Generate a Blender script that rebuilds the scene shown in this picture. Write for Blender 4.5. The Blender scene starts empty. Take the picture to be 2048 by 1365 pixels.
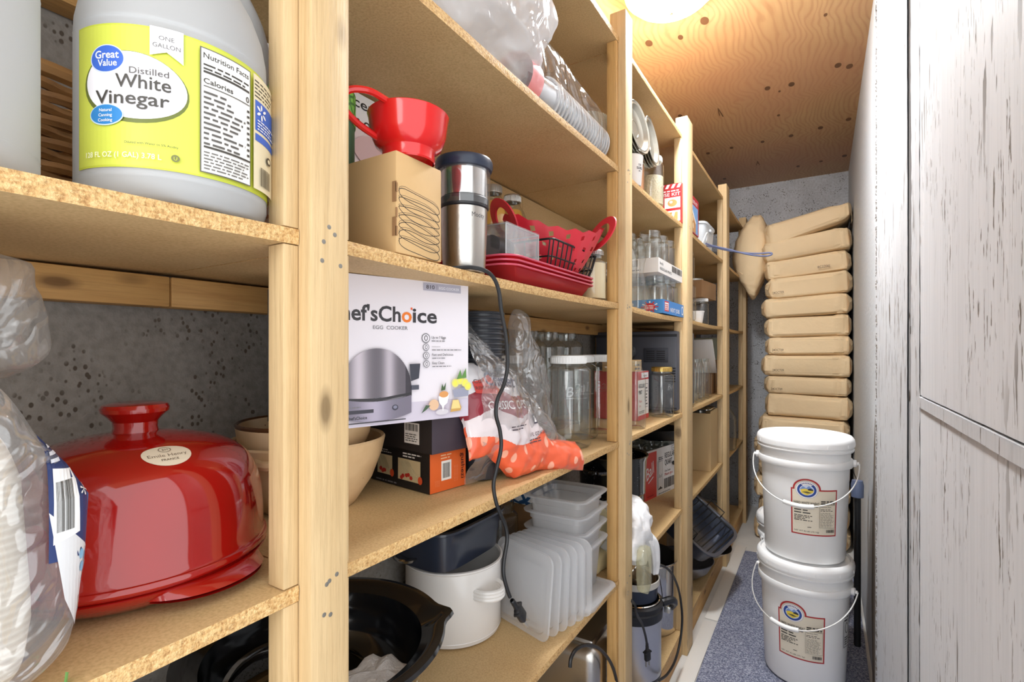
import bpy, bmesh, math, random
from mathutils import Vector, Matrix, noise as NZ
R = math.radians
PI = math.pi
sc = bpy.context.scene
col = sc.collection
# ------------------------------------------------------------------ camera
CAMZ = 1.19
TH = R(31.84)                      # the camera looks this far left of the aisle
F_PX, VX, VY = 1000.0, 1024.0, 700.0
cam_d = bpy.data.cameras.new('camera')
cam = bpy.data.objects.new('camera', cam_d)
col.objects.link(cam)
cam.location = (0, 0, CAMZ)
cam.rotation_euler = (R(90), 0, TH)
cam_d.sensor_width = 36.0
cam_d.lens = F_PX / 2048 * 36.0
cam_d.shift_y = (VY - 682.5) / 2048
cam_d.clip_start = 0.02
sc.camera = cam
# ------------------------------------------------------------------ world, exposure
sc.view_settings.view_transform = 'Standard'
sc.view_settings.look = 'None'
sc.view_settings.exposure = 1.2
sc.view_settings.gamma = 1.0
sc.cycles.transparent_max_bounces = 40
world = bpy.data.worlds.new('world')
sc.world = world
world.use_nodes = True
bg = world.node_tree.nodes['Background']
bg.inputs[0].default_value = (0.94, 0.975, 1.0, 1)
bg.inputs[1].default_value = 1.0
# unseen fill light added behind the camera, aimed along the aisle
ld = bpy.data.lights.new('doorway_fill_light', 'AREA')
ld.shape = 'DISK'; ld.size = 1.1; ld.energy = 6.0; ld.color = (1.0, 0.98, 0.96)
lo = bpy.data.objects.new('doorway_fill_light', ld)
col.objects.link(lo)
lo.location = (-0.05, -1.35, 1.5)
lo.rotation_euler = (R(86), 0, R(0))

# ------------------------------------------------------------------ helpers
CS, SN = math.cos(TH), math.sin(TH)
def ray(px, py):
    u = (px - VX) / F_PX; v = (VY - py) / F_PX
    return Vector((-SN + CS * u, CS + SN * u, v))
def at(px, py, x=None, y=None, z=None):
    """world point seen at a photograph pixel on a known plane"""
    d = ray(px, py)
    t = x / d.x if x is not None else (y / d.y if y is not None else (z - CAMZ) / d.z)
    return Vector((0, 0, CAMZ)) + d * t

class G:
    def __init__(s): s.v = []; s.f = []; s.m = []
    def add(s, vs, fs, mat=0, xf=None):
        b = len(s.v)
        s.v += [tuple(xf @ Vector(v)) if xf else tuple(v) for v in vs]
        for f in fs:
            s.f.append(tuple(b + i for i in f)); s.m.append(mat)
        return s
    def box(s, c, d, mat=0, bev=0.0, xf=None, seg=2):
        x, y, z = d[0] / 2, d[1] / 2, d[2] / 2
        vs = [(c[0] + i * x, c[1] + j * y, c[2] + k * z) for i in (-1, 1) for j in (-1, 1) for k in (-1, 1)]
        fs = [(0, 1, 3, 2), (4, 6, 7, 5), (0, 4, 5, 1), (2, 3, 7, 6), (0, 2, 6, 4), (1, 5, 7, 3)]
        if bev > 0:
            bm = bmesh.new()
            bv = [bm.verts.new(v) for v in vs]
            for f in fs: bm.faces.new([bv[i] for i in f])
            bmesh.ops.bevel(bm, geom=bm.edges[:], offset=min(bev, min(x, y, z) * .95), segments=seg, profile=0.5, affect='EDGES')
            bm.verts.index_update()
            vs = [v.co[:] for v in bm.verts]; fs = [[v.index for v in f.verts] for f in bm.faces]
            bm.free()
        return s.add(vs, fs, mat, xf)
    def span(s, a, b, mat=0, bev=0.0, xf=None):
        return s.box([(a[i] + b[i]) / 2 for i in range(3)], [abs(a[i] - b[i]) for i in range(3)], mat, bev, xf)
    def lathe(s, prof, n=32, mat=0, c=(0, 0, 0), sx=1, sy=1, xf=None, a0=0.0, a1=2 * PI, pw=2.0):
        """prof: (r, z) bottom to top; pw > 2 squares the plan"""
        full = abs(a1 - a0 - 2 * PI) < 1e-6
        vs = []; fs = []
        rows = []
        for r, z in prof:
            if r < 1e-6:
                rows.append([len(vs)]); vs.append((c[0], c[1], c[2] + z))
            else:
                row = []
                for i in range(n if full else n + 1):
                    a = a0 + (a1 - a0) * i / n
                    ca, sa = math.cos(a), math.sin(a)
                    k = 1.0 if pw == 2 else (abs(ca) ** pw + abs(sa) ** pw) ** (-1 / pw)
                    row.append(len(vs)); vs.append((c[0] + r * ca * sx * k, c[1] + r * sa * sy * k, c[2] + z))
                rows.append(row)
        for A, B in zip(rows, rows[1:]):
            m = max(len(A), len(B))
            if m == 1: continue
            for i in range(m if full else m - 1):
                j = (i + 1) % m
                if len(A) == 1: fs.append((A[0], B[j], B[i]))
                elif len(B) == 1: fs.append((A[i], A[j], B[0]))
                else: fs.append((A[i], A[j], B[j], B[i]))
        return s.add(vs, fs, mat, xf)
    def tube(s, pts, r, n=8, mat=0, closed=False, xf=None, taper=None):
        pts = [Vector(p) for p in pts]; m = len(pts)
        vs = []; fs = []; up = None
        for i, p in enumerate(pts):
            if closed: d = pts[(i + 1) % m] - pts[i - 1]
            else: d = pts[min(i + 1, m - 1)] - pts[max(i - 1, 0)]
            d.normalize()
            if up is None: up = d.orthogonal().normalized()
            up = (up - d * up.dot(d)); up = up.normalized() if up.length > 1e-6 else d.orthogonal().normalized()
            w = d.cross(up); rr = r if taper is None else r * taper(i / max(1, m - 1))
            for k in range(n):
                a = 2 * PI * k / n
                vs.append(p + (up * math.cos(a) + w * math.sin(a)) * rr)
        for i in range(m if closed else m - 1):
            j = (i + 1) % m
            for k in range(n):
                l = (k + 1) % n
                fs.append((i * n + k, i * n + l, j * n + l, j * n + k))
        if not closed:
            fs.append(tuple(range(n - 1, -1, -1))); fs.append(tuple((m - 1) * n + k for k in range(n)))
        return s.add(vs, fs, mat, xf)
    def grid(s, fn, nu, nv, mat=0, cu=False, xf=None, capped=False):
        vs = [fn(i / (nu if cu else nu - 1), j / (nv - 1)) for j in range(nv) for i in range(nu)]
        fs = []
        for j in range(nv - 1):
            for i in range(nu if cu else nu - 1):
                k = (i + 1) % nu
                fs.append((j * nu + i, j * nu + k, (j + 1) * nu + k, (j + 1) * nu + i))
        if capped:
            fs.append(tuple(range(nu - 1, -1, -1))); fs.append(tuple((nv - 1) * nu + i for i in range(nu)))
        return s.add(vs, fs, mat, xf)
    def prism(s, poly, z0, z1, mat=0, xf=None):
        n = len(poly)
        vs = [(p[0], p[1], z0) for p in poly] + [(p[0], p[1], z1) for p in poly]
        fs = [tuple(range(n - 1, -1, -1)), tuple(range(n, 2 * n))] + [(i, (i + 1) % n, n + (i + 1) % n, n + i) for i in range(n)]
        return s.add(vs, fs, mat, xf)
    def build(s, name, mats, parent=None, sharp=32, flat=False, fix=True, loc=None, rz=0.0, rot=None):
        me = bpy.data.meshes.new(name)
        me.from_pydata(s.v, [], s.f)
        if not isinstance(mats, (list, tuple)): mats = [mats]
        for m in mats: me.materials.append(m)
        me.polygons.foreach_set('material_index', s.m)
        if fix:
            bm = bmesh.new(); bm.from_mesh(me)
            bmesh.ops.recalc_face_normals(bm, faces=bm.faces[:])
            bm.to_mesh(me); bm.free()
        if not flat:
            me.polygons.foreach_set('use_smooth', [True] * len(me.polygons))
            me.set_sharp_from_angle(angle=R(sharp))
        me.update()
        o = bpy.data.objects.new(name, me); col.objects.link(o)
        if parent: o.parent = parent
        if loc is not None: o.location = loc
        if rot is not None: o.rotation_euler = rot
        elif rz: o.rotation_euler = (0, 0, rz)
        return o

def tag(o, label, cat, group=None, kind=None):
    if label: o['label'] = label
    if cat: o['category'] = cat
    if group: o['group'] = group
    if kind: o['kind'] = kind
    return o
def thing(name, label, cat, loc=(0, 0, 0), rz=0.0, group=None, rot=None):
    o = bpy.data.objects.new(name, None); col.objects.link(o)
    o.empty_display_size = .02
    o.location = loc
    o.rotation_euler = rot if rot is not None else (0, 0, rz)
    return tag(o, label, cat, group)
def struct(o): o['kind'] = 'structure'; return o
def dup(root, loc, rz=0.0, label=None, group=None, rot=None, scale=None):
    r = root.copy(); col.objects.link(r); r.location = loc
    r.rotation_euler = rot if rot is not None else (0, 0, rz)
    if scale: r.scale = scale
    if label: r['label'] = label
    if group: r['group'] = group
    for ch in list(root.children):
        c = ch.copy(); col.objects.link(c); c.parent = r
        for g in list(ch.children):
            d = g.copy(); col.objects.link(d); d.parent = c
    return r
def rot_m(rx=0, ry=0, rz=0, t=(0, 0, 0)):
    return Matrix.Translation(Vector(t)) @ Matrix.Rotation(rz, 4, 'Z') @ Matrix.Rotation(ry, 4, 'Y') @ Matrix.Rotation(rx, 4, 'X')
def spline(pts, k=6):
    pts = [Vector(p) for p in pts]; out = []
    n = len(pts)
    for i in range(n - 1):
        p0 = pts[max(i - 1, 0)]; p1 = pts[i]; p2 = pts[i + 1]; p3 = pts[min(i + 2, n - 1)]
        for j in range(k):
            t = j / k
            out.append(.5 * (2 * p1 + (p2 - p0) * t + (2 * p0 - 5 * p1 + 4 * p2 - p3) * t * t + (3 * p1 - p0 - 3 * p2 + p3) * t ** 3))
    out.append(pts[-1]); return out
def nz(p, f=1.0, o=0.0): return NZ.noise(Vector((p[0] * f + o, p[1] * f + o * 1.7, p[2] * f - o * .6)))

# ------------------------------------------------------------------ materials
def nodes_of(name):
    m = bpy.data.materials.new(name); m.use_nodes = True
    nt = m.node_tree; return m, nt, nt.nodes['Principled BSDF']
_mc = {}
def mat(name, c, rough=.5, metal=0.0, coat=0.0, spec=.5, trans=0.0, alpha=1.0, emit=0.0, bump=0.0, bscale=80, var=0.0, vscale=12, sss=0.0):
    if name in _mc: return _mc[name]
    m, nt, b = nodes_of(name)
    b.inputs['Base Color'].default_value = (*c, 1)
    b.inputs['Roughness'].default_value = rough; b.inputs['Metallic'].default_value = metal
    b.inputs['Coat Weight'].default_value = coat; b.inputs['Coat Roughness'].default_value = .08
    b.inputs['Specular IOR Level'].default_value = spec
    b.inputs['Transmission Weight'].default_value = trans
    b.inputs['Alpha'].default_value = alpha
    if sss: b.inputs['Subsurface Weight'].default_value = sss; b.inputs['Subsurface Radius'].default_value = (.01, .01, .01)
    if emit: b.inputs['Emission Color'].default_value = (*c, 1); b.inputs['Emission Strength'].default_value = emit
    L = nt.links.new
    if bump or var:
        tc = nt.nodes.new('ShaderNodeTexCoord')
    if var:
        n = nt.nodes.new('ShaderNodeTexNoise'); n.inputs['Scale'].default_value = vscale; n.inputs['Detail'].default_value = 5
        L(tc.outputs['Object'], n.inputs['Vector'])
        mx = nt.nodes.new('ShaderNodeMix'); mx.data_type = 'RGBA'
        L(n.outputs['Fac'], mx.inputs['Factor'])
        mx.inputs[6].default_value = (*[max(0, k * (1 - var)) for k in c], 1); mx.inputs[7].default_value = (*[min(1, k * (1 + var)) for k in c], 1)
        L(mx.outputs[2], b.inputs['Base Color'])
    if bump:
        n = nt.nodes.new('ShaderNodeTexNoise'); n.inputs['Scale'].default_value = bscale; n.inputs['Detail'].default_value = 4
        L(tc.outputs['Object'], n.inputs['Vector'])
        bp = nt.nodes.new('ShaderNodeBump'); bp.inputs['Strength'].default_value = bump; bp.inputs['Distance'].default_value = .01
        L(n.outputs['Fac'], bp.inputs['Height']); L(bp.outputs[0], b.inputs['Normal'])
    _mc[name] = m; return m
def ramp(nt, fac, stops, const=False):
    r = nt.nodes.new('ShaderNodeValToRGB'); nt.links.new(fac, r.inputs[0])
    e = r.color_ramp.elements
    while len(e) < len(stops): e.new(.5)
    for k, (p, c) in zip(e, stops):
        k.position = p; k.color = (*c, 1) if len(c) == 3 else c
    if const: r.color_ramp.interpolation = 'CONSTANT'
    return r.outputs[0]
def tex(nt, kind, scale, vec, **kw):
    n = nt.nodes.new('ShaderNodeTex' + kind)
    if 'Scale' in n.inputs: n.inputs['Scale'].default_value = scale
    for k, v in kw.items():
        if k in n.inputs: n.inputs[k].default_value = v
        else: setattr(n, k, v)
    nt.links.new(vec, n.inputs['Vector']); return n
def mapping(nt, src, scale=(1, 1, 1), loc=(0, 0, 0)):
    n = nt.nodes.new('ShaderNodeMapping'); n.inputs['Scale'].default_value = scale; n.inputs['Location'].default_value = loc
    nt.links.new(src, n.inputs['Vector']); return n.outputs[0]
def coord(nt, which='Object'):
    return nt.nodes.new('ShaderNodeTexCoord').outputs[which]
def worldpos(nt): return nt.nodes.new('ShaderNodeNewGeometry').outputs['Position']
def mixc(nt, fac, a, b, mode='MIX'):
    n = nt.nodes.new('ShaderNodeMix'); n.data_type = 'RGBA'; n.blend_type = mode
    for s_, v in ((n.inputs['Factor'], fac), (n.inputs[6], a), (n.inputs[7], b)):
        if hasattr(v, 'links'): nt.links.new(v, s_)
        elif isinstance(v, (int, float)): s_.default_value = v
        else: s_.default_value = (*v, 1)
    return n.outputs[2]
def bumpn(nt, h, b, strength=.3, dist=.005):
    n = nt.nodes.new('ShaderNodeBump'); n.inputs['Strength'].default_value = strength; n.inputs['Distance'].default_value = dist
    nt.links.new(h, n.inputs['Height']); nt.links.new(n.outputs[0], b.inputs['Normal'])
def thin(name, tint=(.97, .985, .975), edge=(.55, .62, .60), rough=.03, gl=.06, ge=.75, milky=0.0, mcol=(.9, .9, .9), blend=.35, bump=0.0, bscale=60):
    """thin clear sheet (glass, film): see-through face-on, reflective at grazing angles; milky adds scattering"""
    if name in _mc: return _mc[name]
    m = bpy.data.materials.new(name); m.use_nodes = True; nt = m.node_tree; nt.nodes.clear(); L = nt.links.new
    out = nt.nodes.new('ShaderNodeOutputMaterial')
    lw = nt.nodes.new('ShaderNodeLayerWeight'); lw.inputs['Blend'].default_value = blend
    tr = nt.nodes.new('ShaderNodeBsdfTransparent'); gs = nt.nodes.new('ShaderNodeBsdfGlossy'); gs.inputs['Roughness'].default_value = rough
    L(ramp(nt, lw.outputs['Facing'], [(0, tint), (.55, tint), (1, edge)]), tr.inputs['Color'])
    mx = nt.nodes.new('ShaderNodeMixShader')
    L(ramp(nt, lw.outputs['Facing'], [(0, (gl,) * 3), (.5, (gl * 1.6,) * 3), (1, (ge,) * 3)]), mx.inputs[0])
    L(tr.outputs[0], mx.inputs[1]); L(gs.outputs[0], mx.inputs[2])
    last = mx.outputs[0]
    if milky:
        df = nt.nodes.new('ShaderNodeBsdfDiffuse'); df.inputs['Color'].default_value = (*mcol, 1)
        tl = nt.nodes.new('ShaderNodeBsdfTranslucent'); tl.inputs['Color'].default_value = (*mcol, 1)
        ad = nt.nodes.new('ShaderNodeMixShader'); ad.inputs[0].default_value = .5
        L(df.outputs[0], ad.inputs[1]); L(tl.outputs[0], ad.inputs[2])
        m2 = nt.nodes.new('ShaderNodeMixShader'); m2.inputs[0].default_value = milky
        L(last, m2.inputs[1]); L(ad.outputs[0], m2.inputs[2]); last = m2.outputs[0]
    if bump:
        n0 = nt.nodes.new('ShaderNodeTexNoise'); n0.inputs['Scale'].default_value = bscale * .4; L(coord(nt), n0.inputs['Vector'])
        ma = nt.nodes.new('ShaderNodeVectorMath'); ma.operation = 'MULTIPLY_ADD'; L(n0.outputs['Color'], ma.inputs[0]); ma.inputs[1].default_value = (.06, .06, .06); L(coord(nt), ma.inputs[2])
        nn = nt.nodes.new('ShaderNodeTexNoise'); nn.inputs['Scale'].default_value = bscale * .45; nn.inputs['Detail'].default_value = 2.5; nn.inputs['Distortion'].default_value = 1.0
        L(ma.outputs[0], nn.inputs['Vector'])
        m1 = nt.nodes.new('ShaderNodeMath'); m1.operation = 'SUBTRACT'; L(nn.outputs['Fac'], m1.inputs[0]); m1.inputs[1].default_value = .5
        n = nt.nodes.new('ShaderNodeMath'); n.operation = 'ABSOLUTE'; L(m1.outputs[0], n.inputs[0])
        bp = nt.nodes.new('ShaderNodeBump'); bp.inputs['Strength'].default_value = bump; bp.inputs['Distance'].default_value = .05
        L(n.outputs[0], bp.inputs['Height']); L(bp.outputs[0], gs.inputs['Normal']); L(bp.outputs[0], lw.inputs['Normal'])
    L(last, out.inputs[0]); _mc[name] = m; return m

# ------------------------------------------------------------------ flat printing (labels, box faces)
_tc = {}
def text_mesh(s, bold=0.0, shear=0.0):
    k = (s, bold, shear)
    if k not in _tc:
        cu = bpy.data.curves.new('lettering', 'FONT'); cu.body = s; cu.size = 1; cu.offset = bold; cu.shear = shear
        cu.resolution_u = 3; cu.align_x = 'LEFT'
        ob = bpy.data.objects.new('lettering', cu)
        me = bpy.data.meshes.new_from_object(ob)
        vs = [(v.co.x, v.co.y) for v in me.vertices]; fs = [tuple(p.vertices) for p in me.polygons]
        bpy.data.objects.remove(ob); bpy.data.curves.remove(cu); bpy.data.meshes.remove(me)
        xs = [v[0] for v in vs] or [0]
        _tc[k] = (vs, fs, min(xs), max(xs))
    return _tc[k]
def ink(c, rough=.45):
    return mat('print_%02x%02x%02x_%d' % tuple([int(max(0, min(1, k)) ** .4545 * 255) for k in c] + [int(rough * 100)]), c, rough)
def sr(r, g, b):
    f = lambda k: (k / 255 / 12.92) if k <= 10 else ((k / 255 + .055) / 1.055) ** 2.4
    return (f(r), f(g), f(b))
class Print:
    """2-D artwork in metres, x right, y up; every item lies a hair above the last"""
    def __init__(s, step=.00012): s.v = []; s.f = []; s.m = []; s.mats = []; s.n = 0; s.step = step
    def _mi(s, c):
        m = c if isinstance(c, bpy.types.Material) else ink(c)
        if m not in s.mats: s.mats.append(m)
        return s.mats.index(m)
    def poly(s, pts, c, lift=True):
        if lift: s.n += 1
        b = len(s.v); s.v += [(p[0], p[1], s.n * s.step) for p in pts]
        s.f.append(tuple(range(b, b + len(pts)))); s.m.append(s._mi(c)); return s
    def rect(s, x0, y0, x1, y1, c, lift=True): return s.poly([(x0, y0), (x1, y0), (x1, y1), (x0, y1)], c, lift)
    def ell(s, cx, cy, rx, ry, c, n=36, rot=0.0):
        cr, sr_ = math.cos(rot), math.sin(rot)
        return s.poly([(cx + rx * math.cos(2 * PI * i / n) * cr - ry * math.sin(2 * PI * i / n) * sr_, cy + rx * math.cos(2 * PI * i / n) * sr_ + ry * math.sin(2 * PI * i / n) * cr) for i in range(n)], c)
    def text(s, x, y, t, size, c, align='L', bold=0.0, w=None, shear=0.0, rot=0.0):
        vs, fs, x0, x1 = text_mesh(t, bold, shear)
        if not vs: return s
        s.n += 1
        k = size; kx = size if w is None else w / max(1e-6, x1 - x0)
        off = {'L': -x0, 'C': -(x0 + x1) / 2, 'R': -x1}[align] * kx
        b = len(s.v); ca, sa = math.cos(rot), math.sin(rot)
        for a, d in vs:
            p, q = a * kx + off, d * k
            s.v.append((x + p * ca - q * sa, y + p * sa + q * ca, s.n * s.step))
        mi = s._mi(c)
        for f in fs: s.f.append(tuple(b + i for i in f)); s.m.append(mi)
        return s
    def lines(s, x0, y0, x1, y1, n, c, fill=.5, seed=1, ragged=.4):
        """rows of fine print too small to read"""
        rg = random.Random(seed); s.n += 1; h = (y1 - y0) / n
        for i in range(n):
            y = y0 + i * h; x = x0; xe = x1 - (x1 - x0) * ragged * rg.random()
            while x < xe:
                w = h * rg.uniform(.7, 3.0); s.rect(x, y, min(x + w, xe), y + h * fill, c, False); x += w + h * .45
        return s
    def bars(s, x0, y0, x1, y1, c, seed=1):
        rg = random.Random(seed); s.n += 1; x = x0; u = (x1 - x0) / 60
        while x < x1 - u:
            w = u * rg.choice((1, 1, 2, 3)); s.rect(x, y0, min(x + w, x1), y1, c, False); x += w + u * rg.choice((1, 1, 2))
        return s
    def plane(s, name, parent, o, r, u):
        """o: origin, r: unit vector along x, u: unit vector along y"""
        o, r, u = Vector(o), Vector(r).normalized(), Vector(u).normalized(); n = r.cross(u)
        return s._mk(name, parent, lambda p: o + r * p[0] + u * p[1] + n * (p[2] + .0002))
    def wrap(s, name, parent, rad, a0, z0, cx=0, cy=0, step=.005, prof=None):
        """round a z-axis cylinder: x runs counter-clockwise from angle a0"""
        def f(p):
            rr = (rad if prof is None else prof(z0 + p[1])) + .0003 + p[2]; a = a0 + p[0] / rad
            return Vector((cx + rr * math.cos(a), cy + rr * math.sin(a), z0 + p[1]))
        return s._mk(name, parent, f, min(step, .0045))
    def _mk(s, name, parent, fn, cut=None, cuty=None):
        bm = bmesh.new()
        bv = [bm.verts.new(p) for p in s.v]
        for f, mi in zip(s.f, s.m):
            try: k = bm.faces.new([bv[i] for i in f]); k.material_index = mi
            except ValueError: pass
        if cut:
            xs = [v[0] for v in s.v]; x = min(xs) + cut
            while x < max(xs):
                bmesh.ops.bisect_plane(bm, geom=bm.verts[:] + bm.edges[:] + bm.faces[:], plane_co=(x, 0, 0), plane_no=(1, 0, 0)); x += cut
        if cuty:
            ys = [v[1] for v in s.v]; y = min(ys) + cuty
            while y < max(ys):
                bmesh.ops.bisect_plane(bm, geom=bm.verts[:] + bm.edges[:] + bm.faces[:], plane_co=(0, y, 0), plane_no=(0, 1, 0)); y += cuty
        for v in bm.verts: v.co = fn(v.co.copy())
        me = bpy.data.meshes.new(name); bm.to_mesh(me); bm.free()
        for m in s.mats: me.materials.append(m)
        o = bpy.data.objects.new(name, me); col.objects.link(o)
        if parent: o.parent = parent
        return o
# ------------------------------------------------------------------ surface materials
def wood(name, base, dark, axis=2, knots=True, seed=0.0, rough=.6):
    m, nt, b = nodes_of(name); L = nt.links.new
    p = worldpos(nt)
    st = [38.0, 38.0, 38.0]; st[axis] = 1.6
    v = mapping(nt, p, st, (seed, seed * 1.3, seed * .7))
    n1 = tex(nt, 'Noise', 1.0, v, Detail=6, Roughness=.6, Distortion=.6)
    g = [9.0, 9.0, 9.0]; g[axis] = .5
    w = tex(nt, 'Wave', 2.2, mapping(nt, p, g, (seed, 0, 0)), Distortion=5, Detail=3)
    c1 = ramp(nt, n1.outputs['Fac'], [(.3, dark), (.55, base), (.8, tuple(min(1, k * 1.14) for k in base))])
    c2 = mixc(nt, .28, c1, ramp(nt, w.outputs['Fac'], [(0, dark), (.45, base), (1, base)]))
    f2 = [210.0, 210.0, 210.0]; f2[axis] = 9.0
    n3 = tex(nt, 'Noise', 1.0, mapping(nt, p, f2, (seed, seed, seed)), Detail=4, Roughness=.7)
    c2 = mixc(nt, .30, c2, ramp(nt, n3.outputs['Fac'], [(.32, tuple(k * .62 for k in dark)), (.5, base), (.72, tuple(min(1, k * 1.12) for k in base))]))
    n4 = tex(nt, 'Noise', 7.0, p, Detail=3)
    c2 = mixc(nt, ramp(nt, n4.outputs['Fac'], [(.42, (0, 0, 0)), (.72, (.45, .45, .45))]), c2, tuple((a_ + b_) * .46 for a_, b_ in zip(base, dark)))
    if knots:
        s3 = [6.0, 13.0, 13.0]; s3[axis] = 5.2
        k = tex(nt, 'Voronoi', 1.0, mapping(nt, p, s3, (seed * 3, seed, seed * 2)), Randomness=1.0)
        kn = ramp(nt, k.outputs['Distance'], [(0, (1, 1, 1)), (.07, (.9,) * 3), (.10, (.45,) * 3), (.15, (0, 0, 0))])
        c2 = mixc(nt, kn, c2, tuple(k * .42 for k in dark))
    L(c2, b.inputs['Base Color']); b.inputs['Roughness'].default_value = rough
    bumpn(nt, n3.outputs['Fac'], b, .25, .003)
    return m
PINE = wood('pine_upright', sr(204, 176, 132), sr(182, 148, 100), 2, True, 3.1)
PINE2 = wood('pine_aged', sr(200, 158, 98), sr(168, 120, 62), 2, True, 7.7)
PINEH = wood('pine_rail', sr(205, 160, 98), sr(172, 122, 64), 1, True, 5.2)
def particle(name, edge):
    m, nt, b = nodes_of(name); L = nt.links.new; p = worldpos(nt)
    if edge:
        vo = tex(nt, 'Voronoi', 1.0, mapping(nt, p, (420, 300, 620)), Randomness=1.0)
        n = tex(nt, 'Noise', 260.0, p, Detail=3)
        c = mixc(nt, .55, ramp(nt, vo.outputs['Color'], [(.15, sr(172, 128, 76)), (.45, sr(202, 162, 104)), (.85, sr(224, 192, 138))]),
                 ramp(nt, n.outputs['Fac'], [(.32, sr(150, 104, 54)), (.48, sr(202, 160, 102)), (.75, sr(224, 192, 138))]))
        L(c, b.inputs['Base Color']); bumpn(nt, n.outputs['Fac'], b, .7, .004)
    else:
        n = tex(nt, 'Noise', 300.0, p, Detail=4); n2 = tex(nt, 'Noise', 5.0, p, Detail=3)
        c = mixc(nt, .5, ramp(nt, n.outputs['Fac'], [(.3, sr(170, 136, 88)), (.55, sr(206, 174, 124)), (.8, sr(222, 192, 144))]),
                 ramp(nt, n2.outputs['Fac'], [(.3, sr(186, 150, 100)), (.7, sr(212, 182, 132))]))
        L(c, b.inputs['Base Color'])
    b.inputs['Roughness'].default_value = .62
    return m
PB_FACE = particle('particle_board_face', False); PB_EDGE = particle('particle_board_edge', True)
def plywood():
    m, nt, b = nodes_of('plywood_ceiling'); L = nt.links.new; p = worldpos(nt)
    n0 = tex(nt, 'Noise', 2.2, p, Detail=2, Distortion=.8)
    v = nt.nodes.new('ShaderNodeVectorMath'); v.operation = 'MULTIPLY_ADD'
    L(n0.outputs['Color'], v.inputs[0]); v.inputs[1].default_value = (.30, .30, 0); L(mapping(nt, p, (1, .22, 1)), v.inputs[2])
    w = tex(nt, 'Wave', 14.0, v.outputs[0], Distortion=4.0, Detail=3, **{'Detail Scale': 1.6})
    n2 = tex(nt, 'Noise', 60.0, mapping(nt, p, (1, .1, 1)), Detail=4)
    c = ramp(nt, w.outputs['Fac'], [(0, sr(168, 130, 90)), (.35, sr(184, 151, 108)), (1, sr(188, 156, 112))])
    c = mixc(nt, .35, c, ramp(nt, n2.outputs['Fac'], [(.3, sr(174, 130, 94)), (.7, sr(194, 154, 114))]))
    n3 = tex(nt, 'Noise', 1.7, p, Detail=2)
    c = mixc(nt, ramp(nt, n3.outputs['Fac'], [(.4, (0, 0, 0)), (.65, (.5, .5, .5))]), c, sr(184, 132, 102))
    L(c, b.inputs['Base Color']); b.inputs['Roughness'].default_value = .5
    return m
def concrete(name, tint=(1, 1, 1)):
    m, nt, b = nodes_of(name); L = nt.links.new; p = worldpos(nt)
    n1 = tex(nt, 'Noise', 3.5, p, Detail=6, Roughness=.6)
    n2 = tex(nt, 'Noise', 90.0, p, Detail=3)
    vo = tex(nt, 'Voronoi', 120.0, mapping(nt, p, (1, 1, .7)), Randomness=1.0); n4 = tex(nt, 'Noise', 16.0, p, Detail=3)
    c = ramp(nt, n1.outputs['Fac'], [(.3, sr(140, 140, 140)), (.55, sr(170, 170, 170)), (.75, sr(186, 186, 186))])
    c = mixc(nt, .3, c, ramp(nt, n2.outputs['Fac'], [(.3, sr(120, 118, 116)), (.6, sr(186, 186, 188))]))
    pit = mixc(nt, 1.0, ramp(nt, vo.outputs['Distance'], [(.0, (1, 1, 1)), (.24, (1, 1, 1)), (.34, (0, 0, 0))]), ramp(nt, n4.outputs['Fac'], [(.50, (0, 0, 0)), (.58, (1, 1, 1))]), 'MULTIPLY')
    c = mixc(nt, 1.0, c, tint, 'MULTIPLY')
    c = mixc(nt, pit, c, sr(84, 74, 64))
    L(c, b.inputs['Base Color']); b.inputs['Roughness'].default_value = .85
    bumpn(nt, n2.outputs['Fac'], b, .4, .006)
    return m
def rough_white(name, amount, seed=0.0, kb=1.0):
    """white-painted rough-sawn boards; bare wood shows through in upright flecks"""
    m, nt, b = nodes_of(name); L = nt.links.new; p = worldpos(nt)
    def flecks(sy, sz, lo, hi, msk, off):
        n = tex(nt, 'Noise', 1.0, mapping(nt, p, (sy, sy, sz), (off, off * .6 + seed, off * 1.7)), Detail=3.0, Roughness=.55)
        k = tex(nt, 'Noise', msk, mapping(nt, p, (1, 1, .5), (seed, off, 0)), Detail=2)
        a = ramp(nt, n.outputs['Fac'], [(lo, (0, 0, 0)), (hi, (1, 1, 1))])
        return mixc(nt, 1.0, a, ramp(nt, k.outputs['Fac'], [(.45, (0, 0, 0)), (.58, (1, 1, 1))]), 'MULTIPLY')
    big = flecks(62, 9, (.655 - amount * .06), (.685 - amount * .06), 4.0, 3.3)
    small = flecks(170, 26, (.665 - amount * .05), (.69 - amount * .05), 9.0, 9.1)
    n2 = tex(nt, 'Noise', 1.0, mapping(nt, p, (90, 90, 3)), Detail=4)
    c = ramp(nt, n2.outputs['Fac'], [(.25, sr(208, 210, 213)), (.5, sr(218, 219, 222)), (.8, sr(222, 223, 226))])
    c = mixc(nt, 1.0, c, (kb, kb * 1.005, kb * 1.015), 'MULTIPLY')
    c = mixc(nt, big, c, sr(92, 82, 72)); c = mixc(nt, small, c, sr(104, 96, 88))
    L(c, b.inputs['Base Color']); b.inputs['Roughness'].default_value = .6
    inv = mixc(nt, 1.0, n2.outputs['Fac'], big, 'SUBTRACT')
    bumpn(nt, inv, b, .35, .004)
    return m
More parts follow.
